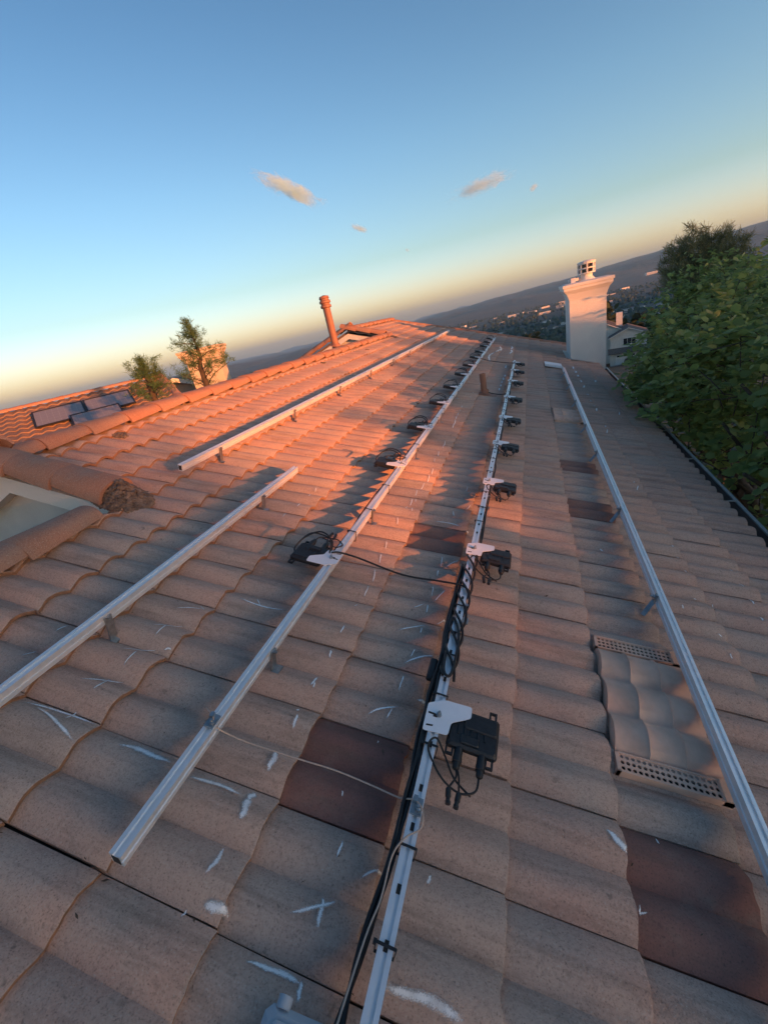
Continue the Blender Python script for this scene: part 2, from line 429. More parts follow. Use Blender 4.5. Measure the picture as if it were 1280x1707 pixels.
def tile_mesh(name, mat, length=VW + 0.055, seed=0, segs=16):
    """one two-roll tile; local x = v with 0 at the toe, y = u from its joint, z over the roof plane"""
    r = random.Random(seed); mb = MB(); g = 0.0022; rows = []
    xs = [-length, -VW * 0.5, -0.007, 0.0]
    us = [g + (UW - 2 * g) * i / segs for i in range(segs + 1)]
    chip = [r.uniform(-0.0035, 0.0012) for _ in us]
    if r.random() < 0.35:
        k = r.randrange(1, segs - 1); chip[k] -= 0.010; chip[k + 1] -= 0.006
    for k, x in enumerate(xs):
        for i, u in enumerate(us):
            t = 1 + x / VW
            z = -0.030 + 0.024 * t + roll(U0 + u)
            if k == 3: z -= 0.0035; x2 = x + chip[i]
            elif k == 2: x2 = x + chip[i]
            else: x2 = x
            rows.append((x2, u, z))
    n = segs + 1
    fs = [(k * n + i, (k + 1) * n + i, (k + 1) * n + i + 1, k * n + i + 1) for k in range(3) for i in range(segs)]
    mb.add(rows, fs, 0)
    th = 0.019                                                     # toe face and the two flanks
    toe = [rows[3 * n + i] for i in range(n)] + [(rows[3 * n + i][0] - 0.003, us[i], rows[3 * n + i][2] - th) for i in range(n)]
    mb.add(toe, [(i, n + i, n + i + 1, i + 1) for i in range(segs)], 1)
    for i, flip in ((0, False), (segs, True)):
        s = [rows[k * n + i] for k in (0, 3)]; s2 = [(a, b, c - 0.017) for a, b, c in s]
        f = (0, 1, 3, 2) if not flip else (2, 3, 1, 0); mb.add(s + s2, [f], 0)
    return mb.mesh(name, [mat, M_['edge']], angle=50)

tile_vars = [tile_mesh('roof_tile', M_['tile'], seed=k) for k in range(6)]
red_vars = [tile_mesh('red_roof_tile', M_['tile_red'], seed=20 + k) for k in range(2)]

def project(p):
    d = np.array(p) - CAM; q = RW.T @ d
    if q[2] < 0.05: return None
    return _c[0] + FPX * q[0] / q[2], _c[1] + FPX * q[1] / q[2]
def rp(v, u, n=0.0):
    return _O + _ax * v + np.array([0, 1, 0]) * u + _nz * n
def proj_area(v0, v1, u0, u1):
    q = [project(rp(a, b)) for a, b in ((v0, u0), (v1, u0), (v1, u1), (v0, u1))]
    if any(k is None for k in q): return 0.0
    cx_ = sum(k[0] for k in q) / 4; cy_ = sum(k[1] for k in q) / 4
    if not (-60 < cx_ < PW + 60 and -60 < cy_ < PH + 60): return 0.0
    return 0.5 * abs(sum(q[i][0] * q[(i + 1) % 4][1] - q[(i + 1) % 4][0] * q[i][1] for i in range(4)))

RED = set()
def cell_of(p):
    v, u = px(p, 0.0); return int(math.floor((VE - v) / VW)), int(math.floor((u - U0) / UW))
RED_PX = [(1160, 1540), (580, 1330), (735, 912), (968, 776), (980, 838), (1110, 1560)]
for p in RED_PX: RED.add(cell_of(p))
VENT_CELLS = set()
vk, vu = cell_of((1090, 1150)); VENT_U = 1.04
tiles = []
ncol0 = int(math.floor((-4.2 - U0) / UW)); ncol1 = int(math.ceil((15.2 - U0) / UW))
for k in range(0, 20):
    for m in range(ncol0, ncol1):
        u0 = U0 + m * UW; um = u0 + UW / 2; vt = VE - k * VW; rv = ridge_of(um)
        if vt - 0.02 < rv: continue
        length = min(VW + 0.055, vt - rv + 0.02)
        tiles.append([proj_area(vt - VW, vt, u0, u0 + UW), k, m, vt, u0, length])
tiles.sort(key=lambda t: -t[0])
tr = random.Random(11)
field = MB(); n_parts = 0
for i, (ar, k, m, vt, u0, length) in enumerate(tiles):
    red = (k, m) in RED
    me = tr.choice(red_vars) if red else tr.choice(tile_vars)
    jx, ju, jn = tr.uniform(-0.006, 0.006), tr.uniform(-0.0018, 0.0018), tr.uniform(-0.003, 0.004)
    M = Matrix.Translation((vt + jx, u0 + ju, jn)) @ Matrix.Rotation(tr.uniform(-0.010, 0.010), 4, 'Z')
    if length < VW: M = M @ Matrix.Diagonal((length / (VW + 0.055), 1, 1, 1))
    if n_parts < 330 and (n_parts < 300 or red):
        n_parts += 1
        o = obj('roof_tile', me, roof, ROOF @ M)
        if red: o['label'] = 'smooth dark red replacement tile among the brown tiles'
    else:
        b = len(field.v); field.v += [tuple(M @ q.co) for q in me.vertices]
        for pl in me.polygons:
            field.f.append(tuple(b + q for q in pl.vertices)); field.m.append(pl.material_index)
o = field.build('roof_tile_field', [M_['tile'], M_['edge']], roof, ROOF, angle=50); o['kind'] = 'stuff'

# the far slopes behind the ridge, walls and gables
def W(v, u, n=0.0): return tuple(rp(v, u, n))
M_['plain_tile'] = simple('tile slope', (0.22, 0.145, 0.105), (0.17, 0.12, 0.09), 3, 0.9, bump=0.5, bscale=20)
mb = MB(); wl = MB()
for a, b, r in SEG:
    rx, _, rz = rp(r, 0, -0.02); half = rp(VE - 0.05, 0)[0] - rx
    lx, lz = rx - half, rz - half * math.tan(PITCH)
    prof = [(rx, rz), (lx, lz), (lx, lz - 0.12), (rx, rz - 0.12)]
    mb.extrude(prof, a, b)
for i, (a, b, r) in enumerate(SEG):
    rx, _, rz = rp(r, 0, -0.10); xr = rp(VE, 0)[0] - 0.45; xl = 2 * rx - xr
    zr = rz - (xr - rx) * math.tan(PITCH)
    wl.extrude([(xr, 0), (xr, zr), (rx, rz), (xl, zr), (xl, 0)], a + (0.10 if i else 0.3), b + (0.10 if i < 2 else -0.25))
mb.build('rear_slope', M_['plain_tile'], house, smooth=False)
wl.build('wall', M_['stucco'], house, smooth=False)

# ridge and rake tiles: tapered half barrels overlapping like scales
def cap_mesh(name, length=0.43, w0=0.142, w1=0.116, h0=0.108, h1=0.078, th=0.018, seed=0, segs=14):
    """axis along +y; the wide lip is at y = 0"""
    r = random.Random(seed); mb = MB(); st = [(0.0, w0, h0), (0.010, w0 + 0.002, h0 + 0.003), (length * 0.5, (w0 + w1) / 2, (h0 + h1) / 2), (length, w1, h1)]
    out, inn = [], []
    for y, w, h in st:
        for i in range(segs + 1):
            a = math.pi * i / segs
            cx, sx = math.cos(a), math.sin(a)
            out.append((w * math.copysign(abs(cx) ** 0.9, cx), y, h * sx ** 0.8 if sx > 1e-6 else 0.0)); inn.append(((w - th) * cx, y, (h - th) * sx))
    n = segs + 1
    for k in range(3):
        for i in range(segs):
            mb.add([out[k * n + i], out[k * n + i + 1], out[(k + 1) * n + i + 1], out[(k + 1) * n + i]], [(0, 3, 2, 1)])
    b = len(out)
    mb = MB()
    fs = []
    for k in range(3):
        for i in range(segs):
            fs.append((k * n + i, k * n + i + 1, (k + 1) * n + i + 1, (k + 1) * n + i))
            fs.append((b + k * n + i, b + (k + 1) * n + i, b + (k + 1) * n + i + 1, b + k * n + i + 1))
    for i in range(segs):
        fs.append((i, b + i, b + i + 1, i + 1)); fs.append((3 * n + i, 3 * n + i + 1, b + 3 * n + i + 1, b + 3 * n + i))
    for i in (0, segs):
        for k in range(3): fs.append((k * n + i, (k + 1) * n + i, b + (k + 1) * n + i, b + k * n + i))
    mb.add(out + inn, fs)
    me = mb.mesh(name, M_['cap'], angle=45)
    bm = bmesh.new(); bm.from_mesh(me); bmesh.ops.recalc_face_normals(bm, faces=bm.faces); bm.to_mesh(me); bm.free()
    return me
ridge_cap = cap_mesh('ridge_tile'); rake_cap = cap_mesh('rake_tile', 0.46, 0.132, 0.112, 0.112, 0.090)
cr = random.Random(5)
for si, (a, b, r) in enumerate(SEG):
    rx, _, rz = rp(r, 0, -0.012)
    y = a + (-0.10 if si else 0.0)
    end = b + (0.0 if si < 2 else 0.05)
    if si == 0: end -= 0.55
    if si == 1: end -= 0.06
    while y < end:
        M = Matrix.Translation((rx + cr.uniform(-.006, .006), y, rz + cr.uniform(-.004, .004))) @ Matrix.Rotation(R_(3.0), 4, 'X') @ Matrix.Rotation(cr.uniform(-.015, .015), 4, 'Z')
        obj('ridge_tile', ridge_cap, roof, M); y += 0.383
for si in (1, 2):                                                  # rakes of the two gables that face the camera
    a, b, r = SEG[si]; lo = SEG[si - 1][2] - 0.06
    v = lo
    while v > r + 0.02:
        M = ROOF @ Matrix.Translation((v, a - 0.02, 0.018)) @ Matrix.Rotation(R_(90), 4, 'Z') @ Matrix.Rotation(R_(3.0), 4, 'X')
        obj('rake_tile', rake_cap, roof, M); v -= 0.40
    rx, _, rz = rp(r, 0, 0.0); L = Matrix.Translation((rx, a - 0.02, rz + 0.012)) @ Matrix.Rotation(-PITCH, 4, 'Y')
    s = 0.30
    while s < 4.2:                                                 # other side of the gable, wide lip downhill
        M = L @ Matrix.Translation((-s, 0, 0.018)) @ Matrix.Rotation(R_(-90), 4, 'Z') @ Matrix.Rotation(R_(3.0), 4, 'X')
        obj('rake_tile', rake_cap, roof, M); s += 0.40
    # soffit board and barge under the caps
    mb = MB(); q = [rp(SEG[si - 1][2] + 0.2, 0, -0.09), rp(r, 0, -0.09)]
    apx = rp(r, 0, -0.09); left = np.array([2 * apx[0] - q[0][0] - 3.0, 0, q[0][2] - 3.0 * math.tan(PITCH)])
    for p0, p1 in ((q[0], apx), (left, apx)):
        P0, P1 = Vector((p0[0], 0, p0[2])), Vector((p1[0], 0, p1[2]))
        mb.add([(P0.x, a - 0.02, P0.z), (P1.x, a - 0.02, P1.z), (P1.x, a - 0.02, P1.z - 0.13), (P0.x, a - 0.02, P0.z - 0.13),
                (P0.x, a + 0.099, P0.z), (P1.x, a + 0.099, P1.z), (P1.x, a + 0.099, P1.z - 0.13), (P0.x, a + 0.099, P0.z - 0.13)],
               [(0, 1, 2, 3), (7, 6, 5, 4), (0, 4, 5, 1), (3, 2, 6, 7), (0, 3, 7, 4), (1, 5, 6, 2)])
    mb.build('barge_board', M_['stucco_grey'], house, smooth=False)
# far rake: a row of small end tiles
v = VE - 0.05
while v > SEG[2][2] + 0.1:
    M = ROOF @ Matrix.Translation((v, 15.24, -0.02)) @ Matrix.Rotation(R_(90), 4, 'Z') @ Matrix.Rotation(R_(3.0), 4, 'X') @ Matrix.Scale(0.72, 4)
    obj('rake_tile', rake_cap, roof, M); v -= 0.30
# crumbling mortar where ridge and rake meet
def lump(name, c, rad, seed, n=150, mat='mortar'):
    r = random.Random(seed); mb = MB()
    for _ in range(n):
        a = r.uniform(0, 6.283); q = math.sqrt(r.random())
        p = Vector((c[0] + math.cos(a) * q * rad[0], c[1] + math.sin(a) * q * rad[1], c[2] + rad[2] * (1 - q) * r.uniform(0.4, 1)))
        s = r.uniform(0.15, 1.0) * min(0.016, rad[0] * 0.2); ME = Matrix.Translation(p) @ Matrix.Rotation(r.uniform(0, 3), 4, 'Z') @ Matrix.Rotation(r.uniform(-.6, .6), 4, 'X')
        pts = [ME @ Vector((r.uniform(.6, 1) * s * x, r.uniform(.6, 1) * s * y, r.uniform(.4, .8) * s * z)) for x in (-1, 1) for y in (-1, 1) for z in (-1, 1)]
        mb.add(pts, [(0, 1, 3, 2), (4, 6, 7, 5), (0, 4, 5, 1), (2, 3, 7, 6), (0, 2, 6, 4), (1, 5, 7, 3)])
    return mb.build(name, M_[mat], roof, ROOF, smooth=False)
lump('mortar_patch', (-2.64, 1.77, 0.0), (0.20, 0.13, 0.15), 1, 2000)
lump('mortar_patch', (-3.72, 1.66, 0.03), (0.18, 0.16, 0.11), 2, 900)
lump('mortar_patch', (-3.56, 11.2, 0.0), (0.12, 0.10, 0.06), 3, 80)
for k, (p, s_) in enumerate([((203, 724), 0.045), ((427, 629), 0.02), ((363, 658), 0.025), ((540, 604), 0.03), ((612, 583), 0.03), ((605, 590), 0.03), ((678, 556), 0.04), ((640, 570), 0.03)]):
    v, u = px(p); lump('debris', (v, u, tile_n(v, u) + 0.006), (s_ * 1.5, s_ * 1.2, s_ * 0.3), 10 + k, 60)

# dry leaf bits and grit caught in the laps and valleys of the tiles
lr = random.Random(77); mb = MB()
for _ in range(330):
    k = lr.randrange(1, 15); m = lr.randrange(-1, 30); v = VE - k * VW - lr.choice([0.0, 0.0, VW]) * lr.random() + 0.012; u = U0 + m * PER * 0.5 + lr.gauss(0, 0.018)
    if v < ridge_of(u) + 0.2: continue
    z = tile_n(v, u) + 0.005; s_ = lr.uniform(0.002, 0.006) if lr.random() < 0.9 else lr.uniform(0.007, 0.012); a = lr.uniform(0, 6.28)
    P = [(v + math.cos(a + q) * s_ * e, u + math.sin(a + q) * s_ * e, z + lr.uniform(0, 0.5) * s_) for q, e in ((0, 1), (1.3, 0.3), (3.1, 1), (4.6, 0.25))]
    mb.add(P, [(0, 1, 2, 3)])
M_['litter'] = simple('leaf litter', (0.055, 0.038, 0.026), (0.15, 0.10, 0.065), 40, 0.95)
mb.build('leaf_litter', M_['litter'], roof, ROOF, smooth=False)['kind'] = 'stuff'

# ------------------------------------------------------------------ eave, gutter
mb = MB()
gx, _, gz = rp(VE, 0, -0.075)
g = [(gx - 0.02, gz + 0.0), (gx - 0.02, gz - 0.11), (gx + 0.15, gz - 0.11), (gx + 0.180, gz - 0.04), (gx + 0.175, gz - 0.04), (gx + 0.145, gz - 0.104), (gx - 0.012, gz - 0.104), (gx - 0.012, gz)]
mb.extrude(g, -4.2, 11.72)
gut = mb.build('gutter', M_['gutter'], house, smooth=False)
mb = MB(); mb.extrude([(gx + 0.167, gz - 0.040), (gx + 0.192, gz - 0.040), (gx + 0.192, gz - 0.026), (gx + 0.167, gz - 0.026)], -4.2, 11.72)
mb.build('gutter_lip', M_['lip'], gut, smooth=False)
for p in [(1180, 886 - 35), (1153, 789), (1097, 726), (1072, 694)]:
    pass
strap = MB(); strap.box((gx + 0.080, 0, gz - 0.023), (0.19, 0.018, 0.005)); strap_me = strap.mesh('gutter_strap', M_['lip'], smooth=False)
for y in (1.1, 2.05, 3.05, 4.1, 5.2, 6.3, 7.5, 8.7, 9.9, 11.0): obj('gutter_strap', strap_me, gut, Matrix.Translation((0, y, 0)))
mb = MB(); mb.box((gx - 0.031, 5.4, gz - 0.10), (0.02, 19.2, 0.2)); mb.box((gx - 0.24, 5.4, gz - 0.19), (0.40, 19.2, 0.02)); mb.build('fascia', M_['wood'], house, smooth=False)

# ------------------------------------------------------------------ chimney
def wcam(p, d): return Vector(at(p, d))
cx0, cx1, cy0, cy1 = 0.84, 1.62, 11.75, 13.2
ztop = CAM[2] - 0.20
mb = MB(); mb.box(((cx0 + cx1) / 2, (cy0 + cy1) / 2, ztop / 2 - 0.2), (cx1 - cx0, cy1 - cy0, ztop + 0.4))
chim = mb.build('chimney', M_['stucco_grey'], house, smooth=False)
mb = MB(); prev = None
steps = [(0.0, -0.24), (0.015, -0.19), (0.05, -0.10), (0.095, -0.045), (0.115, -0.02), (0.115, 0.035), (0.140, 0.040), (0.140, 0.10), (0.02, 0.125)]
cxm, cym, hx, hy = (cx0 + cx1) / 2, (cy0 + cy1) / 2, (cx1 - cx0) / 2 + 0.003, (cy1 - cy0) / 2 + 0.003
vs = []
for o_, z in steps: vs += [(cxm + sx * (hx + o_), cym + sy * (hy + o_), ztop + z) for sx, sy in ((-1, -1), (1, -1), (1, 1), (-1, 1))]
fs = [(k * 4 + i, k * 4 + (i + 1) % 4, k * 4 + 4 + (i + 1) % 4, k * 4 + 4 + i) for k in range(len(steps) - 1) for i in range(4)]
fs.append(tuple(range(len(vs) - 4, len(vs))))
mb.add(vs, fs); mb.build('crown', M_['stucco_grey'], chim, smooth=False)
zc = ztop + 0.12
mb = MB(); ax_, ay_ = cxm + 0.02, cym - 0.30
mb.lathe([(0.20, zc), (0.17, zc + 0.03), (0.13, zc + 0.07), (0.12, zc + 0.15)], 20, M=Matrix.Translation((ax_, ay_, 0))); mb.build('flue', M_['stucco_grey'], chim)
sa = MB(); Z1 = zc + 0.15; RA = 0.19
for z in (Z1, Z1 + 0.10, Z1 + 0.20): sa.lathe([(RA - 0.03, z - 0.013), (RA, z - 0.013), (RA, z + 0.013), (RA - 0.03, z + 0.013)], 16, M=Matrix.Translation((ax_, ay_, 0)), cap=False)
for i in range(8):
    a = 2 * math.pi * i / 8; sa.box((0, 0, 0), (0.03, 0.03, 0.20), M=Matrix.Translation((ax_ + math.cos(a) * (RA - 0.014), ay_ + math.sin(a) * (RA - 0.014), Z1 + 0.10)) @ Matrix.Rotation(a, 4, 'Z'))
sa.lathe([(RA + 0.012, Z1 + 0.213), (RA + 0.012, Z1 + 0.228), (RA - 0.03, Z1 + 0.25), (0.05, Z1 + 0.262)], 16, M=Matrix.Translation((ax_, ay_, 0)))
sa.build('spark_arrestor', M_['white'], chim, smooth=False)
mesh_in = MB(); mesh_in.lathe([(RA - 0.035, Z1 - 0.012), (RA - 0.035, Z1 + 0.21)], 8, M=Matrix.Translation((ax_, ay_, 0))); mesh_in.build('spark_screen', M_['glass'], chim, smooth=False)
mb = MB(); mb.box((cxm - 0.28, cym - 0.45, zc + 0.05), (0.10, 0.10, 0.11)); mb.box((cxm - 0.26, cym - 0.3, zc + 0.06), (0.22, 0.2, 0.06)); mb.build('flue_shroud', M_['white'], chim, smooth=False)
fl = MB()
v0 = (cx0 - 0.06) / CS; v1 = (cx1 + 0.0) / CS
fl.box(((v0 + VE - 0.12) / 2, cy0 - 0.06, 0.028), (VE - 0.12 - v0, 0.13, 0.01)); fl.box((v0 + 0.01, (cy0 + cy1) / 2, 0.03), (0.12, cy1 - cy0, 0.012))
fl.build('chimney_flashing', M_['lip'], chim, ROOF, smooth=False)

# ------------------------------------------------------------------ vents, pipes, flashings on the roof
def roof_vent(u0, u1, v0, v1, detailed):
    """tan tile-shaped vent with perforated ends; local frame is the roof"""
    root = obj('roof_vent', None, house, ROOF)
    mb = MB(); nU, nV = 40, 3; strip = 0.075; rib = [v0 + (v1 - v0) * 0.33, v0 + (v1 - v0) * 0.66]
    a, b = u0 + strip, u1 - strip; vs = []; vv = sorted([v0, v0 + 0.004] + [x + d for x in rib for d in (-0.005, 0, 0.005)] + [v1 - 0.004, v1])
    for v in vv:
        for i in range(nU + 1):
            u = a + (b - a) * i / nU; ph = (u - a) / (b - a) * 3
            z = 0.004 + 0.036 * abs(math.sin(math.pi * (ph % 1.0))) ** 0.75 + (0.009 if any(abs(v - x) < 1e-6 for x in rib) else 0) - (0.04 if v in (v0, v1) else 0)
            z += 0.020 * (v - v0) / (v1 - v0)
            vs.append((v, u, z))
    n = nU + 1
    mb.add(vs, [(k * n + i, (k + 1) * n + i, (k + 1) * n + i + 1, k * n + i + 1) for k in range(len(vv) - 1) for i in range(nU)])
    mb.build('vent_hood', M_['vent'], root, ROOF, angle=60)
    for (sa_, sb_) in ((u0, u0 + strip), (u1 - strip, u1)):
        mb = MB()
        nx, ny = (17, 3) if detailed else (9, 2); z = 0.0
        cw, chh = (v1 - 0.03 - v0 - 0.012) / nx, (strip - 0.012) / ny
        for i in range(nx):
            for j in range(ny):
                cxx, cyy = v0 + 0.012 + (i + 0.5) * cw, sa_ + 0.006 + (j + 0.5) * chh; rr = min(cw, chh) * 0.38
                sq = [(cxx - cw / 2, cyy - chh / 2), (cxx + cw / 2, cyy - chh / 2), (cxx + cw / 2, cyy + chh / 2), (cxx - cw / 2, cyy + chh / 2)]
                off = (j % 2) * 0.0
                ring = [(cxx + off + rr * math.cos(R_(45 * q + 22.5 - 180)), cyy + rr * math.sin(R_(45 * q + 22.5 - 180))) for q in range(8)]
                P = [(*q, z) for q in sq] + [(*q, z) for q in ring] + [(*q, z - 0.004) for q in ring]
                # ring starts near the lower-left corner and runs counter-clockwise
                F = []
                for e in range(4):
                    r0, r1, r2 = 4 + (2 * e) % 8, 4 + (2 * e + 1) % 8, 4 + (2 * e + 2) % 8
                    F += [(e, r1, r0), (e, (e + 1) % 4, r2, r1)]
                F += [(4 + q, 4 + (q + 1) % 8, 12 + (q + 1) % 8, 12 + q) for q in range(8)]
                mb.add(P, F)
        for (c_, d_) in (((v0 + 0.006, (sa_ + sb_) / 2, z - 0.012), (0.012, strip, 0.03)), ((v1 - 0.015, (sa_ + sb_) / 2, z - 0.006), (0.03, strip, 0.03)),
                         (((v0 + v1) / 2, sa_ + 0.003, z - 0.012), (v1 - v0, 0.006, 0.03)), (((v0 + v1) / 2, sb_ - 0.003, z - 0.012), (v1 - v0, 0.006, 0.03))): mb.box(c_, d_)
        mb.v = [(x, y, q + 0.012 + 0.024 * (x - v0) / (v1 - v0)) for x, y, q in mb.v]
        mb.build('louvre', M_['vent'], root, ROOF, smooth=False)
    mb = MB(); mb.add([(v0 + 0.01, u0 + 0.01, 0.004), (v1 - 0.01, u0 + 0.01, 0.026), (v1 - 0.01, u1 - 0.01, 0.026), (v0 + 0.01, u1 - 0.01, 0.004)], [(0, 1, 2, 3)]); mb.build('vent_throat', M_['deck'], root, ROOF, smooth=False)
    return root
roof_vent(1.035, 1.70, 0.195, 0.545, True)['label'] = 'tan perforated attic vent near the right hand rail'
roof_vent(5.60, 6.26, 0.195, 0.545, False)['label'] = 'tan attic vent further up the roof'
mb = MB(); mb.box((0.385, 10.2, 0.035), (0.36, 0.62, 0.012)); mb.box((0.385, 9.895, 0.05), (0.36, 0.02, 0.04))
mb.build('flashing_panel', M_['plate'], house, ROOF, smooth=False)
def pipe(v, u, h, r, capped):
    x, y, z = rp(v, u, 0.0); M = Matrix.Translation((x, y, z))
    root = obj('vent_pipe', None, house, M)
    mb = MB(); mb.lathe([(r, -0.3), (r, h), (r * 0.85, h + 0.001), (r * 0.85, h - 0.1)], 18, M=None, cap=False); mb.build('pipe', M_['pipe'], root, M)
    mb = MB(); mb.lathe([(r * 1.9, 0.02), (r * 1.3, 0.03), (r * 1.1, 0.07), (r * 1.0, 0.075)], 18, M=Matrix.Rotation(PITCH, 4, 'Y'), cap=False); mb.build('flashing_boot', M_['pipe'], root, M)
    if capped:
        mb = MB(); mb.lathe([(r * 1.25, h - 0.06), (r * 1.45, h - 0.05), (r * 1.45, h - 0.015), (r * 1.2, h - 0.005), (r * 1.2, h + 0.02), (r * 1.5, h + 0.03), (r * 1.5, h + 0.065), (r * 1.2, h + 0.08), (r * 1.2, h + 0.10), (r * 1.4, h + 0.11), (r * 1.2, h + 0.15), (0.01, h + 0.17)], 18); mb.build('cap', M_['pipe'], root, M)
    else:
        mb = MB(); mb.box((0.05, 0, 0.012), (0.26, 0.24, 0.010), M=Matrix.Rotation(PITCH, 4, 'Y')); mb.build('flashing_apron', M_['pipe'], root, M, smooth=False)
    return root
pv, pu = px((808, 655), 0.02); pipe(pv, pu, 0.30, 0.045, False)
pipe(-4.02, 8.45, 0.80, 0.075, True)

# ------------------------------------------------------------------ rails
RW_, RB, RT = 0.035, 0.072, 0.120                      # rail width, underside and top above the roof plane
def rail(v, u0, u1, feet, label, hook=True):
    root = empty('mounting_rail', ROOF @ Matrix.Translation((v, u0, 0)), label, 'rail', 'solar mounting rails')
    h = RW_ / 2; b, t = RB, RT
    prof = [(-h, b), (-h, b + 0.018), (-h + 0.004, b + 0.020), (-h + 0.004, b + 0.026), (-h, b + 0.028), (-h, t), (-0.006, t), (-0.006, t - 0.007), (0.006, t - 0.007), (0.006, t), (h, t), (h, b + 0.028), (h - 0.004, b + 0.026), (h - 0.004, b + 0.020), (h, b + 0.018), (h, b)]
    mb = MB(); mb.extrude([(x + v, z) for x, z in prof], u0, u1)
    body = mb.build('extrusion', M_['alu'], root, ROOF, smooth=False)
    mb = MB(); mb.box((v, u0 - 0.0008, (b + t) / 2), (RW_ - 0.012, 0.001, t - b - 0.014)); mb.build('end_opening', M_['deck'], body, ROOF, smooth=False)
    for u in feet:
        f = MB()
        if hook:                                        # L foot on the downslope face, strap under the tile above
            z = tile_n(v, u)
            f.box((v + h + 0.0045, u, (z + t - 0.012) / 2), (0.006, 0.032, t - 0.012 - z))
            f.box((v + h + 0.018, u, z + 0.004), (0.032, 0.04, 0.007))
            f.lathe([(0.009, 0), (0.009, 0.008), (0.005, 0.009), (0.005, 0.014)], 6, M=Matrix.Translation((v + h + 0.008, u, b + 0.032)) @ Matrix.Rotation(R_(90), 4, 'Y'))
        else:                                           # tile hook reaching upslope
            z = tile_n(v, u)
            f.box((v - h - 0.0045, u, b + 0.022), (0.006, 0.028, 0.05))
            P0, P1 = Vector((v - h - 0.004, u, b + 0.004)), Vector((v - 0.062, u - 0.055, 0.010))
            d = P1 - P0; M = Matrix.Translation((P0 + P1) / 2) @ d.to_track_quat('X', 'Z').to_matrix().to_4x4()
            f.box((0, 0, 0), (d.length, 0.022, 0.006), M=M)
            f.lathe([(0.010, 0), (0.010, 0.010), (0.006, 0.011), (0.006, 0.022)], 6, M=Matrix.Translation((v - h - 0.008, u, b + 0.03)) @ Matrix.Rotation(R_(-90), 4, 'Y'))
        f.build('rail_foot', M_['steel'], root, ROOF, smooth=False)
    return root
rvA, rvB, rvC, rvD, rvE = -1.817, -1.121, -0.441, 0.532, -2.52
def feet(first, last, step=1.22): return [first + step * i for i in range(int((last - first) / step) + 1)]
railA = rail(rvA, -0.9, 2.53, [-0.35, 0.885, 2.05], 'short aluminium rail at lower left ending mid roof')
railB = rail(rvB, 0.275, 13.3, feet(0.98, 13.2), 'long rail whose inverters point up the slope')
railC = rail(rvC, -0.8, 9.43, feet(1.55, 9.4), 'rail with black cable bundle and nearest big inverter')
railD = rail(rvD, -0.6, 9.44, [2.02, 3.04, 4.3, 5.25, 6.5, 7.7, 8.9], 'bare rail nearest the gutter held by steel hooks', hook=False)
railE = rail(rvE, 2.16, 13.57, feet(2.58, 13.5), 'uppermost bare rail casting a dark stripe near the ridge')
slot = MB(); slot.box((0, 0, 0), (0.010, 0.020, 0.0016)); slot_me = slot.mesh('slot', M_['deck'], smooth=False)
u = 0.2; k = 0
while u < 6.5:
    obj('slot', slot_me, railC, ROOF @ Matrix.Translation((rvC, u, RT - 0.0055))); u += 0.105 if k % 2 else 0.14; k += 1
    if abs(u - 0.93) < 0.08: u += 0.16
def lug(v, u, parent):
    mb = MB(); mb.box((v, u, RT + 0.004), (0.030, 0.045, 0.008)); mb.box((v - 0.008, u + 0.012, RT + 0.014), (0.012, 0.016, 0.016))
    mb.lathe([(0.008, 0), (0.008, 0.008), (0.0045, 0.009), (0.0045, 0.02)], 6, M=Matrix.Translation((v + 0.004, u - 0.008, RT + 0.008)))
    mb.build('grounding_lug', M_['steel'], parent, ROOF, smooth=False)
lvB, luB = rvB, px((345, 1200), RT)[1]; lvC, luC = rvC, px((692, 1345), RT)[1]
lug(lvB, luB, railB); lug(lvC, luC, railC)

